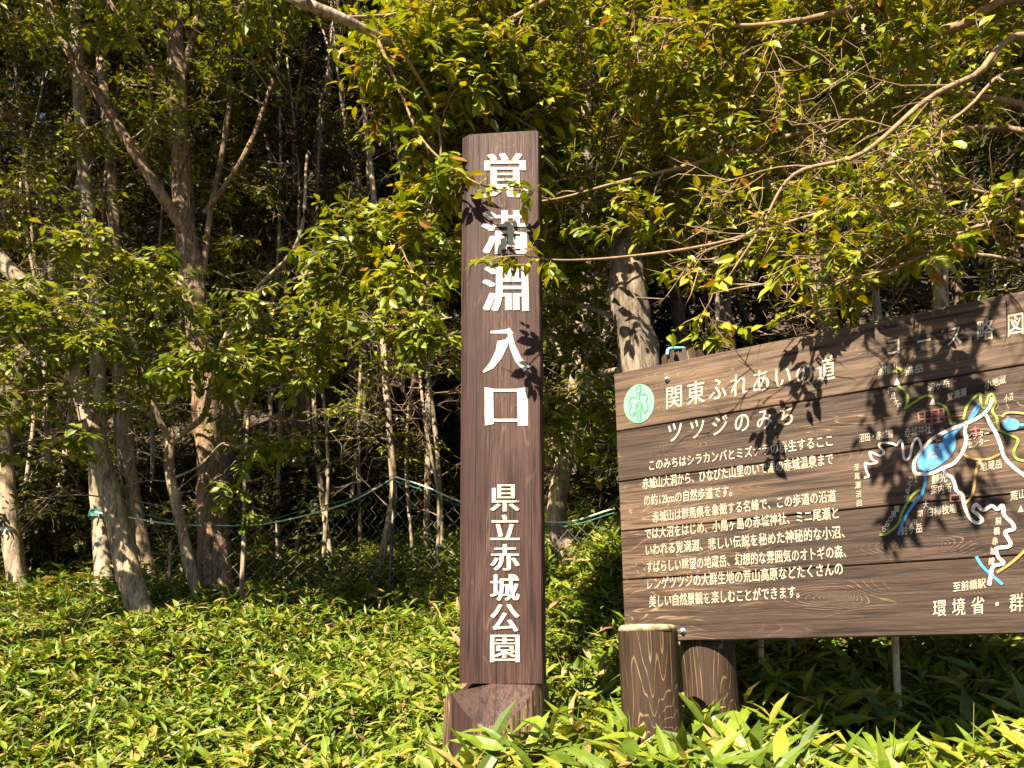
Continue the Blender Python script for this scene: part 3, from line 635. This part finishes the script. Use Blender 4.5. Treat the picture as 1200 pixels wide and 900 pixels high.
# ------------------------------------------------------------------ writing
def text_mesh(s):
    c = bpy.data.curves.new('w', 'FONT'); c.body = s; c.size = 1.0; c.resolution_u = 3
    o = bpy.data.objects.new('w', c); COL.objects.link(o)
    dg = bpy.context.evaluated_depsgraph_get(); dg.update()
    me = bpy.data.meshes.new_from_object(o.evaluated_get(dg))
    v = np.array([tuple(k.co) for k in me.vertices]); f = [tuple(p.vertices) for p in me.polygons]
    bpy.data.objects.remove(o); bpy.data.curves.remove(c); bpy.data.meshes.remove(me)
    return v[:, :2], f
class Sheet:
    """flat painted shapes in a panel's own (x, z) plane, y a little proud"""
    def __init__(self): self.g = Geo(); self.k = 0
    def poly(self, v2, faces, y):
        v = np.stack([v2[:, 0], np.full(len(v2), y), v2[:, 1]], 1); by = {}
        for f in faces: by.setdefault(len(f), []).append(f)
        self.g.add(v, [np.array(x) for x in by.values()], smooth=False)
    def word(self, s, quad, y, bold=(0,), fit='all'):
        """quad: lower left, lower right, upper left corners in the panel plane"""
        v, f = text_mesh(s); lo = v.min(0); hi = v.max(0)
        if fit != 'all': lo[1], hi[1] = -.08, .86
        if fit != 'all' and len(s) == 1: lo[0], hi[0] = .03, .97
        a, b, c = [np.array(q) for q in quad]; em = 1.0/max(hi[1]-lo[1], 1e-6)
        for i, sft in enumerate(bold):
            s_, t_ = (v[:, 0]+(sft[0] if isinstance(sft, tuple) else sft)-lo[0])/(hi[0]-lo[0]), (v[:, 1]+(sft[1] if isinstance(sft, tuple) else 0)-lo[1])/(hi[1]-lo[1])
            self.poly(a+s_[:, None]*(b-a)+t_[:, None]*(c-a), f, y-i*.0004)
    def strip(self, pts, w, y):
        p = np.array(pts, float)
        d = nrm(np.gradient(p, axis=0)); nn = np.stack([-d[:, 1], d[:, 0]], 1)*w/2
        self.poly(np.concatenate([p+nn, p-nn]), [(i, i+1, len(p)+i+1, len(p)+i) for i in range(len(p)-1)], y)
def smooth(pts, seg=6):
    p = [np.array(q, float) for q in pts]; p = [2*p[0]-p[1]]+p+[2*p[-1]-p[-2]]; out = []
    for i in range(1, len(p)-2):
        a, b, c, d = p[i-1:i+3]
        for t in np.linspace(0, 1, seg, endpoint=False):
            out.append(.5*(2*b+(c-a)*t+(2*a-5*b+4*c-d)*t*t+(3*b-a-3*c+d)*t**3))
    return out+[p[-2]]

# ------------------------------------------------------------------ the entrance signpost
PY = 3.4
ptop, pbot = P(587, 157, PY), P(588.5, 801, PY)
pbase = Vector((pbot.x, PY, G(pbot.x, PY+.15)))
YAW = R(-5.5)
post = thing('entrance_signpost', pbase, 'tall dark brown wooden signpost with white vertical lettering, standing in the bamboo grass', 'signpost', rot=(0, 0, YAW))
PM = Matrix.Translation(pbase) @ Matrix.Rotation(YAW, 4, 'Z')
PMi = PM.inverted()
def on_post(px, py):
    """photo pixel -> (x, z) on the flat front face, the plane y = 0 of the post"""
    o = PMi @ Vector((0, 0, EYE)); d = PMi.to_3x3() @ ray(px, py); k = -o.y/d.y
    return (o.x+d.x*k, o.z+d.z*k)
zc = on_post(588, 801)[1]; zt = on_post(587, 157)[1]
xl0, xr0 = on_post(537.5, 798)[0], on_post(636.5, 798)[0]; xl1, xr1 = on_post(541, 158)[0], on_post(631.5, 158)[0]
def signpost():
    g = Geo(); D = .20; rows = 40
    prof = []
    for i in range(rows+1):                     # slightly uneven sawn faces, eased corners
        f = i/rows; z = zc+(zt-zc)*f; a = xl0+(xl1-xl0)*f; b = xr0+(xr1-xr0)*f; e = .012
        a += rng.normal(0, .0007); b += rng.normal(0, .0007)
        prof.append([(a+.028, 0, z), (b-e*.5, 0, z), (b, e*.5, z), (b, D, z), (a, D, z), (a, .020, z)])
    k = 6; q = []
    for i in range(rows):
        for j in range(k): q.append((i*k+j, i*k+(j+1) % k, (i+1)*k+(j+1) % k, (i+1)*k+j))
    V = np.array(prof).reshape(-1, 3)
    g.add(V, [np.array(q)], smooth=False)
    V2 = V[-k:].copy(); V3 = V2.copy(); c = V2.mean(0); V3 = c+(V3-c)*.94; V3[:, 2] += .012
    g.add(np.concatenate([V2, V3]), [np.array([(j, (j+1) % k, k+(j+1) % k, k+j) for j in range(k)]), np.array([range(k, 2*k)])], smooth=False)
    g.build('pillar', M_POST, post)
    # round foot of the log with the slanting shoulder cut
    cx = (xl0+xr0)/2-.03; rad = .212; cy = rad-.085; g = Geo(); S = 56
    th = np.linspace(0, 2*math.pi, S, endpoint=False); x = cx+rad*np.cos(th); y = cy+rad*np.sin(th)
    top = zc-np.where(y < 0, -y*1.75, 0)-np.where(x < xl0, (xl0-x)*.9, 0)
    zs = [-.25, 0, .1, .2]; lay = [np.stack([x*1+0*x+(x-cx)*.05*(1-i/4), y+(y-cy)*.05*(1-i/4), np.full(S, z)], 1) for i, z in enumerate(zs)]+[np.stack([x, y, top], 1)]
    q = [(i*S+j, i*S+(j+1) % S, (i+1)*S+(j+1) % S, (i+1)*S+j) for i in range(len(lay)-1) for j in range(S)]
    V = np.concatenate(lay); V[:-S, :2] += rng.normal(0, .0012, (len(V)-S, 2))
    g.add(V, [np.array(q)])
    front = [j for j in range(S) if y[j] < 0]; back = [j for j in range(S) if y[j] >= 0]
    tv = lay[-1]; ctr_f = np.array([[cx, 0.0, zc]])
    g.build('log_base', M_BASE, post); g = Geo()
    g.add(np.concatenate([tv, ctr_f]), [np.array([(j, (j+1) % S, S) for j in range(S)])], smooth=False)
    g.build('cut_shoulder', M_POST, post)
    sh = Sheet()
    def glyph(s, x0, y0, x1, y1, bold, y=-.003):
        sh.word(s, (on_post(x0, y1), on_post(x1, y1), on_post(x0, y0)), y, bold)
    def pp(pts, y=-.003): sh.poly(np.array([on_post(*p) for p in pts]), [tuple(range(len(pts)))[::-1]], y)
    B = (-.034, -.012, .012, .034)
    sh = Sheet(); glyph('覚', 567, 180, 617, 232, B); glyph('満', 566, 247, 618, 298, B); glyph('淵', 567, 313, 618, 365, B)
    pp([(575, 388), (592, 386.5), (597, 384.5), (602, 391), (596, 393.5), (595, 391), (575, 391)])
    pp([(583, 400), (592.5, 398), (596.5, 393.5), (595.5, 404), (588, 420), (578, 432), (567, 437), (566, 435.5), (575, 424), (581, 411)], -.0034)
    pp([(595, 391), (600.5, 392.5), (604, 405), (611, 420), (619, 428), (623.5, 430), (617, 432), (614.5, 436.5), (604, 424), (597.5, 408), (596, 398)], -.0038)
    pp([(568, 454), (578, 455.5), (578.5, 497), (568, 499)]); pp([(606, 455.5), (619, 454), (618.5, 499), (607, 499)])
    pp([(577, 456), (607, 456), (607, 459.3), (577, 459.3)], -.0034); pp([(577, 491), (608, 491), (608, 494.5), (577, 494.5)], -.0034)
    sh.g.build('main_lettering', M_WHITE, post); sh = Sheet()
    C = (-.03, -.01, .01, .03)
    for s, a, b in (('県', 568, 599.5), ('立', 603.5, 633), ('赤', 638, 668.5), ('城', 673, 704), ('公', 708, 740), ('園', 744, 776)):
        glyph(s, 575.5, a, 608, b, C)
    sh.g.build('lower_lettering', M_WHITE, post)
signpost()

# ------------------------------------------------------------------ the map board
bo = P(733, 753, 3.45); BANG = R(-32)
bp0 = Vector((bo.x, bo.y, G(bo.x, bo.y)))
board = thing('trail_map_board', bp0, 'wide dark plank board with white Japanese text and a painted trail map', 'map board', rot=(0, 0, BANG))
BM = Matrix.Translation(bp0) @ Matrix.Rotation(BANG, 4, 'Z'); BMi = BM.inverted()
def on_board(px, py):
    o = BMi @ Vector((0, 0, EYE)); d = BMi.to_3x3() @ ray(px, py); k = -o.y/d.y
    return (o.x+d.x*k, o.z+d.z*k)
BL = on_board(733, 753); TL = on_board(718, 438)
ys = [753, 680, 623, 565, 506, 438]; zs_ = [on_board(733-(753-q)*.0475, q)[1] for q in ys]
X0 = BL[0]; X1 = on_board(1199, 600)[0]+.75
M_BOARD = paint_wood('board_wood', (.035, .022, .0165), (.098, .063, .041), 'x', lines=(.20, .135, .085), ring=42, line_w=.055, line_lo=.47, wear_lo=.50, wear_hi=.75,
                     knots=[(*on_board(981, 700), .035, 3.2), (*on_board(1080, 640), .03, 4.0), (*on_board(800, 520), .03, 2.6), (*on_board(1180, 690), .025, 3.0), (*on_board(1120, 480), .02, 4.0)],
                     bands=[(zs_[0]-.02, .12), (zs_[1], .1), (zs_[2], .75), (zs_[3], .2), (zs_[4], .8)])
def map_board():
    g = Geo(); T = .035
    for i in range(5):
        z0, z1 = zs_[i]+.0015, zs_[i+1]-.0015; n_ = 30
        xs = np.linspace(X0+rng.uniform(0, .004), X1, n_+1); e = .004
        pr = []
        for x in xs: pr.append([(x, 0, z0+e), (x, 0, z1-e), (x, e, z1), (x, T, z1), (x, T, z0), (x, e, z0)])
        V = np.array(pr).reshape(-1, 3); k = 6
        q = [(a*k+j, (a+1)*k+j, (a+1)*k+(j+1) % k, a*k+(j+1) % k) for a in range(n_) for j in range(k)]
        g.add(V, [np.array(q), np.array([range(k), range(n_*k+k-1, n_*k-1, -1)])], smooth=False)
    g.build('panel', M_BOARD, board)
    lab = lambda pts: [on_board(*p) for p in pts]
    def line(sh, s, x0, y0, x1, y1, hpx, bold=((0, 0), (.025, 0), (0, .025), (.025, .025)), y=-.002):
        """baseline from (x0,y0) to (x1,y1) in the photo, hpx tall"""
        sh.word(s, (on_board(x0, y0), on_board(x1, y1), on_board(x0, y0-hpx)), y, bold, fit='line')
    sh = Sheet()
    def chars(sh, s, x0, y0, x1, y1, h0, h1, bold=((0, 0), (.02, .008))):
        n_ = len(s)
        for i, c in enumerate(s):
            f = i/(n_-1); x = x0+(x1-x0)*f; y = y0+(y1-y0)*f; h = h0+(h1-h0)*f; w = h*.76
            sl = (y1-y0)/(x1-x0)
            line(sh, c, x-w/2, y+h/2-sl*w/2, x+w/2, y+h/2+sl*w/2, h, bold)
    chars(sh, '関東ふれあいの道', 790, 465, 968, 432, 27, 29); sh.g.build('title_lettering', M_CREAM, board); sh = Sheet(); chars(sh, 'ツツジのみち', 791, 506, 922, 487, 25, 25)
    sh.g.build('title_lettering', M_CREAM, board)
    sh = Sheet(); bb = ((0, 0), (.022, .0), (.011, .02))
    for s, x0, y0, x1, y1, h in (('このみちはシラカンバとミズナラの群生するここ', 761, 552, 976, 523, 12.5), ('赤城山大洞から、ひなびた山里のいで湯の赤城温泉まで', 753, 574, 977, 545, 13),
            ('の約12kmの自然歩道です。', 755, 593.5, 858, 582, 13), ('赤城山は群馬県を象徴する名峰で、この歩道の沿道', 765, 613, 980, 588, 13),
            ('では大沼をはじめ、小鳥ヶ島の赤城神社、ミニ尾瀬と', 756, 632.5, 983, 608, 13), ('いわれる覚満淵、悲しい伝説を秘めた神秘的な小沼、', 757, 651.5, 990, 630.5, 13.5),
            ('すばらしい眺望の地蔵岳、幻想的な雰囲気のオトギの森、', 758, 671.5, 992, 653.5, 13.5), ('レンゲツツジの大群生地の荒山高原などたくさんの', 759, 691.5, 988, 674, 14),
            ('美しい自然景観を楽しむことができます。', 761, 712, 937, 701, 14)):
        sh = Sheet(); line(sh, s, x0, y0, x1, y1, h, bb); sh.g.build('text_line', M_CREAM, board)
    sh = Sheet(); chars(sh, '環境省・群馬県', 1101, 712.5, 1236, 703, 20, 22)
    sh.g.build('authority_lettering', M_CREAM, board)
    # the painted map
    sh = Sheet(); chars(sh, 'コース略図', 1047, 406, 1190, 380, 24, 27)
    for s, x0, y0, x1, y1, h in (('沼田・赤城線', 1007, 519, 1047, 513, 10), ('赤城神社', 1060, 513, 1091, 508, 11), ('大沼', 1086, 539, 1101, 536, 11), ('観光', 1092, 568, 1110, 565, 11),
            ('案内所', 1091, 580, 1115, 577, 11), ('白樺牧場', 1087, 606, 1121, 601, 11), ('地蔵岳', 1149, 553, 1174, 549, 11), ('鈴ヶ岳', 1056, 628, 1081, 624, 11),
            ('至前橋駅', 1117, 694, 1155, 689, 11.5), ('ビジター', 1134, 517, 1159, 512, 9), ('センター', 1134, 526, 1159, 521, 9), ('黒檜山', 1029, 441, 1051, 437, 11),
            ('猫岳', 1060, 441, 1082, 436, 10), ('駒ヶ岳', 1087, 459, 1113, 454, 10), ('覚満淵', 1110, 471, 1132, 464, 10), ('小地蔵', 1154, 457, 1179, 449, 10), ('小沼', 1177, 472, 1187, 469, 9),
            ('荒山', 1184, 587, 1202, 584, 11)):
        sh.g.build('map_lettering', M_CREAM, board); sh = Sheet(); line(sh, s, x0, y0, x1, y1, h, bb)
    for s, x0, y0, x1, y1, h in (('至尾瀬沼田', 1004, 548, 1007, 590, 8), ('前橋赤城線', 1170, 611, 1162, 658, 9), ('カラマツ', 1067, 562, 1062, 584, 8), ('関東のみち', 1051, 597, 1036, 620, 8), ('大胡川', 1085, 592, 1072, 612, 8), ('花見ヶ原', 1043, 458, 1054, 477, 8)):
        sh.g.build('map_lettering', M_CREAM, board); sh = Sheet()
        for i, c in enumerate(s):
            f = i/(len(s)-1); x = x0+(x1-x0)*f; y = y0+(y1-y0)*f; line(sh, c, x-h*.4, y+h/2, x+h*.4, y+h/2-.8, h, bb)
    for x, y in ((1051, 448), (1093, 471), (1148, 541), (1068, 617), (1196, 597)): sh.g.build('map_lettering' if sh.k == 0 else 'peak_mark', M_CREAM, board); sh = Sheet(); sh.k = 1; sh.poly(np.array(lab([(x-3.6, y+3.5), (x+3.8, y+3), (x+.3, y-5)])), [(0, 1, 2)], -.002)
    sh.g.build('peak_mark', M_CREAM, board)
    def lines(name, mat, w, y, *ps):
        for k, p in enumerate(ps):
            s = Sheet(); s.strip(smooth(lab(p)), w*.86, y-.0003*k); s.g.build(name, mat, board)
    M_RW = flat_mat('road_white_paint', (.56, .50, .45), .6, (.30, .24, .2), .42, 90); M_YG = flat_mat('yellow_green_paint', (.16, .22, .012), .6)
    M_OR = flat_mat('ochre_paint', (.34, .19, .045), .6); M_BL = flat_mat('blue_paint', (.02, .18, .38), .55, (.03, .13, .26), .4, 30); M_RD = flat_mat('red_paint', (.22, .035, .022), .6, (.16, .08, .05), .5, 80)
    lines('walking_route', M_YG, .010, -.0024, [(1043, 428), (1042, 436), (1054, 432), (1057, 440)], [(1052, 452), (1060, 458), (1064, 466), (1062, 476), (1060, 480)], [(1061, 479), (1074, 470), (1085, 464), (1093, 465)], [(1097, 472), (1108, 477), (1112, 486), (1114, 498)],
          [(1129, 492), (1133, 477), (1140, 468), (1148, 462), (1150, 474), (1154, 478), (1158, 466), (1163, 462), (1166, 472), (1163, 482), (1168, 490), (1172, 504), (1184, 510), (1193, 516), (1188, 530), (1192, 538), (1204, 541)],
          [(1078, 574), (1070, 580), (1063, 590), (1057, 602), (1054, 612), (1047, 620), (1038, 626), (1031, 627)])
    lines('mountain_route', M_OR, .009, -.0030, [(1127, 526), (1131, 534), (1143, 538), (1158, 538), (1172, 532)], [(1146, 541), (1143, 558), (1141, 574), (1137, 584), (1131, 590)], [(1168, 671), (1182, 662), (1194, 652), (1206, 640)], [(1073, 556), (1074, 566)], [(1174, 489), (1180, 484), (1194, 484), (1206, 486)])
    s = Sheet()
    s.poly(np.array(smooth(lab([(1077, 549), (1075, 540), (1082, 528), (1090, 521), (1103, 519), (1106, 512), (1113, 506), (1119, 509), (1120, 522), (1116, 532), (1106, 542), (1092, 551), (1083, 553)]), 4)), [tuple(range(4*12+1))], -.0027); s.g.build('lake', M_BL, board); s = Sheet()
    s.poly(np.array(smooth(lab([(1134, 492), (1139, 482), (1146, 473), (1150, 474), (1146, 484), (1138, 492)]), 3)), [tuple(range(16))], -.0027); s.g.build('lake', M_BL, board); s = Sheet()
    s.poly(np.array(smooth(lab([(1175, 500), (1176, 493), (1183, 490), (1191, 492), (1195, 497), (1192, 503), (1181, 505)]), 3)), [tuple(range(19))], -.0027); s.g.build('lake', M_BL, board); s = Sheet()
    s.strip(smooth(lab([(1113, 511), (1120, 506), (1126, 500), (1134, 494)])), .012, -.0029); s.g.build('river', M_BL, board); s = Sheet()
    s.strip(smooth(lab([(1193, 498), (1200, 498), (1212, 497)])), .01, -.0029); s.g.build('river', M_BL, board); s = Sheet()
    s.strip(smooth(lab([(1085, 555), (1084, 566), (1080, 580), (1070, 592), (1060, 608), (1053, 627)])), .010, -.0031); s.g.build('river', M_BL, board); s = Sheet()
    s.strip(smooth(lab([(1144, 652), (1150, 662), (1160, 672), (1175, 685)])), .010, -.0029)
    s.g.build('river', M_BL, board)
    lines('road', M_RW, .013, -.0036, [(1163, 466), (1160, 476), (1152, 486), (1138, 494), (1122, 500), (1104, 508), (1091, 516), (1080, 528), (1072, 540), (1072, 553), (1080, 556), (1094, 554), (1104, 549), (1118, 543), (1128, 530), (1132, 518), (1131, 504), (1133, 496)],
          [(1155, 486), (1160, 496), (1166, 506), (1172, 520), (1177, 536), (1188, 548), (1204, 560)],
          [(1105, 550), (1110, 556), (1116, 560), (1119, 567), (1121, 575), (1128, 580), (1130, 592), (1136, 606), (1144, 613), (1151, 610), (1146, 603), (1140, 598), (1144, 591), (1152, 598), (1162, 593), (1169, 597), (1175, 592), (1177, 604), (1186, 613), (1188, 620), (1178, 624), (1184, 636), (1181, 641), (1168, 643), (1170, 653), (1176, 660), (1164, 664), (1161, 676), (1159, 686)])
    lines('side_road', M_RW, .009, -.0032, [(1081, 528), (1076, 514), (1070, 520), (1066, 536), (1060, 538), (1058, 524), (1056, 516), (1051, 522), (1046, 520), (1036, 519), (1030, 522), (1036, 530), (1031, 534), (1020, 530), (1022, 538), (1028, 542), (1020, 544), (1014, 543), (1016, 553), (1018, 558), (1013, 560)])
    s = Sheet()
    for k, p in enumerate(([(1076, 484), (1106, 479)], [(1076, 499), (1106, 494)], [(1092, 482), (1092, 500)], [(1076, 484), (1078, 499)], [(1106, 479), (1107, 494)], [(1078, 492), (1128, 487)], [(1084, 483), (1084, 498)], [(1100, 480), (1100, 496)],
            [(1138, 504), (1148, 502)], [(1138, 509), (1148, 507)], [(1143, 500), (1144, 512)], [(1096, 512), (1104, 511)], [(1096, 517), (1104, 516)], [(1098, 509), (1098, 519)], [(1102, 509), (1102, 518)], [(1114, 581), (1125, 580)], [(1114, 588), (1126, 587)], [(1114, 581), (1114, 588)], [(1125, 580), (1126, 587)])):
        s.strip(lab(p), .005, -.0040-.0001*k)
    s.g.build('red_map_mark', M_RD, board)
    # green oval emblem with its line drawing
    s = Sheet(); c = on_board(749, 473); u = np.array(on_board(767, 471))-c; w = np.array(on_board(749, 450.5))-c
    th = np.linspace(0, 6.283, 48, endpoint=False); s.poly(np.array([c+math.cos(a)*u+math.sin(a)*w for a in th]), [tuple(range(48))], -.003)
    em = s.g.build('emblem', flat_mat('mint_paint', (.10, .36, .19), .5, (.08, .29, .16), .4, 40), board)
    s = Sheet(); E_ = lambda pts: smooth([np.array(c)+a*u+b*w for a, b in pts], 5)
    for k, p in enumerate(([(-.05, -.95), (-.05, -.3), (-.08, -.02), (.03, .08), (.14, -.02), (.12, -.4), (.1, -.95)], [(-.18, -.5), (-.45, -.62), (-.62, -.4), (-.5, -.1), (-.62, .12), (-.45, .35), (-.2, .3), (-.1, .5), (-.15, .8), (.02, .95)],
            [(-.08, -.02), (-.2, -.2), (-.2, -.45), (-.38, -.5)], [(.26, -.35), (.4, -.5), (.6, -.3), (.5, .0), (.56, .25), (.4, .45), (.2, .4), (.1, .6), (.16, .85), (.02, .95)], [(.14, -.02), (.24, -.15), (.26, -.35)], [(.03, .2), (.03, .6)])):
        s.strip(E_(p), .006, -.0036-.0002*k)
    s.g.build('emblem_mark', flat_mat('emblem_teal_paint', (.02, .12, .09), .6), em)
    # bolts
    for px, py in ((782, 444.5), (800.5, 739.5)):
        x, z = on_board(px, py); g = Geo()
        g.tube([(x, .01, z), (x, -.006, z)], .0125, 20, cap=True); g.tube([(x, 0, z), (x, -.015, z)], .008, 6, cap=True)
        g.build('bolt', flat_mat('weathered_steel', (.30, .42, .48), .4, (.18, .25, .30), .45, 80, .6), board)
    # round support posts behind the planks, the first with its cut top showing above them
    for px, py, r, top in ((819, 800, .106, None),):
        x, z = on_board(px, py); zt_ = zs_[-1]+(.062 if top is None else top); g = Geo(); S = 20
        y = .04+r*(.86 if top is None else 1.05)
        hs = np.linspace(-.3, zt_, 14); g.tube([(x, y, h) for h in hs]+[(x, y, zt_+.008)], [r]*14+[r*.93], S, .012)
        g.tube([(x, y, zt_+.006), (x, y, zt_+.009)], [r*.93, r*.9], S, 0, True)
        s_ = g.build('support_post', M_LOG, board)
map_board()

# ------------------------------------------------------------------ log in front of the board's corner
lp = P(765, 850, 3.05); lz = P(765, 733, 3.05)
lg_e = thing('log_post', (lp.x, lp.y, G(lp.x, lp.y)), 'short round log with pale sawn top before the lower left corner of the map board', 'post')
def log_post():
    g = Geo(); h = lz.z-G(lp.x, lp.y); r = .106; S = 28
    hs = np.concatenate([np.linspace(-.3, h-.022, 12)])
    g.tube([(0, 0, z) for z in hs], [r*1.03]*6+[r]*6, S, .012); g.build('log', M_LOG, lg_e)
    g = Geo(); g.tube([(0, 0, h-.022), (0, 0, h-.004), (0, 0, h)], [r, r*.96, r*.91], S, .02, True); g.build('sawn_top', M_CUT, lg_e)
log_post()

# blue cord over the support post's top
def blue_cord():
    x, z = on_board(790, 398); g = Geo(); zt_ = zs_[-1]+.075
    pts = smooth([(x-.045, .022, zt_-.03), (x-.04, .03, zt_-.002), (x-.015, .05, zt_+.006), (x+.02, .08, zt_+.007), (x+.05, .13, zt_+.004), (x+.055, .17, zt_+.003)])
    g.tube([BM @ Vector(tuple(p)) for p in pts], .0075, 8)
    o = g.build('cord', flat_mat('blue_cord_fibre', (.08, .30, .46), .7, (.2, .42, .55), .5, 120)); tag(o, 'short blue cord lying over the post top behind the map board', 'cord')
blue_cord()

# ------------------------------------------------------------------ rope and net fence
M_ROPE = flat_mat('pale_rope_fibre', (.60, .62, .50), .8, (.10, .28, .2), .42, 30); M_TEAL = flat_mat('teal_cord_fibre', (.03, .16, .13), .7)
M_IRON = flat_mat('black_painted_pipe', (.02, .022, .02), .4, (.05, .05, .04)); M_WIRE = flat_mat('net_cord', (.42, .42, .36), .6)
fp = P(463, 560, 7.85)
fence = thing('net_fence', (fp.x, fp.y, G(fp.x, fp.y)), 'sagging rope and diamond net on a thin black pole at the edge of the wood', 'fence')
def net_fence():
    o0 = Vector(fence.location); L = lambda p: p-o0
    g = Geo(); top = L(P(463, 556, 7.85)); g.tube([(0, 0, -.3), (top.x, top.y, top.z+.03)], .018, 10, cap=True); g.build('pole', M_IRON, fence)
    def rope(name, mat, r, *pts):
        g = Geo(); g.tube(smooth([tuple(L(P(*p))) for p in pts], 10), r, 6, .05); return g.build(name, mat, fence)
    A = [(108, 600, 8.0), (150, 606, 7.95), (200, 614, 7.9), (255, 616, 7.86), (300, 615, 7.84), (350, 606, 7.83), (410, 588, 7.83), (464, 559, 7.83)]
    Bq = [(464, 559, 7.83), (500, 571, 7.8), (540, 588, 7.75), (600, 604, 7.6), (660, 612, 7.35), (720, 596, 7.0)]
    rope('rope', M_ROPE, .008, *A); rope('rope', M_ROPE, .008, *Bq)
    rope('cord', M_TEAL, .005, *[(x, y-3+4*math.sin(x*.03), Y-.02) for x, y, Y in A]); rope('cord', M_TEAL, .005, *[(x, y+5, Y-.02) for x, y, Y in Bq])
    g = Geo()
    line = np.array([tuple(P(*p)) for p in A[2:]+Bq[1:]]); line = np.array(smooth([tuple(q) for q in line], 12))
    s = np.concatenate([[0], np.cumsum(np.linalg.norm(np.diff(line, axis=0), axis=1))])
    at = lambda q: np.array([np.interp(q, s, line[:, k]) for k in range(3)])
    c = .075
    for i in range(int(s[-1]/c)-1):
        top = at((i+.5)*c); gz = G(top[0], top[1])+.02; nz = max(2, int((top[2]-.02-gz)/(c*.95))+1); pts = []
        for j in range(nz+1):
            q = at((i+((j+i) % 2))*c)+rng.normal(0, .003, 3); pts.append(Vector((q[0], q[1], top[2]-.02-j*c*.95+.02*math.sin(i*.5)))-o0)
        g.tube(pts, .0019, 3)
    g.build('net', M_WIRE, fence)
net_fence()

# ------------------------------------------------------------------ stakes and tapes
def stake(name, px, py0, py1, Y, r, mat, label):
    a, b = P(px, py0, Y), P(px+rng.uniform(-2, 2), py1, Y); g = Geo(); z0 = min(G(b.x, b.y), b.z)-.15
    base = (b.x, b.y, G(b.x, b.y)); h = a.z-base[2]
    g.tube([(0, 0, z0-base[2])]+[((a.x-b.x)*k, 0, h*k) for k in np.linspace(.1, .97, 8)]+[((a.x-b.x), 0, h)], [r]*9+[r*.6], 9, .06, True)
    o = g.build(name, mat); o.location = base; tag(o, label, 'stake')
M_PALE = flat_mat('pale_bamboo_pole', (.52, .46, .30), .6, (.36, .30, .18), .45, 20)
stake('wooden_stake', 286, 629, 697, 7.5, .022, M_BARK, 'weathered brown wooden stake standing alone under the sagging rope')
stake('wooden_stake', 200, 634, 705, 7.9, .016, M_BARK, 'thin brown wooden stake between the birch and the forked tree')
stake('garden_pole', 890, 690, 800, 3.75, .012, M_PALE, 'pale pole behind the map board, showing under its edge nearer the round support post')
stake('garden_pole', 1046, 690, 800, 3.6, .015, M_PALE, 'thicker pale pole showing under the middle of the map board')
def band(name, c, r, h, mat, label, cat):
    g = Geo(); g.tube([(0, 0, -h/2), (0, 0, h/2)], [r, r], 16, .03); g.tube([(r*.3, -r*1.01, 0), (r*.5, -r*1.25, -h*.9), (r*.45, -r*1.3, -h*2)], .008, 5)
    o = g.build(name, mat); o.location = c; tag(o, label, cat)
q = P(118.5, 603, 8.2); band('marking_tape', q, .116, .07, M_TEAL, 'teal tape wound round the pale birch trunk', 'tape')
q = P(9.5, 622, 8.0); band('marking_tape', q, .102, .03, flat_mat('white_tape', (.65, .66, .62), .6), 'white tape tied round the leftmost trunk', 'tape')
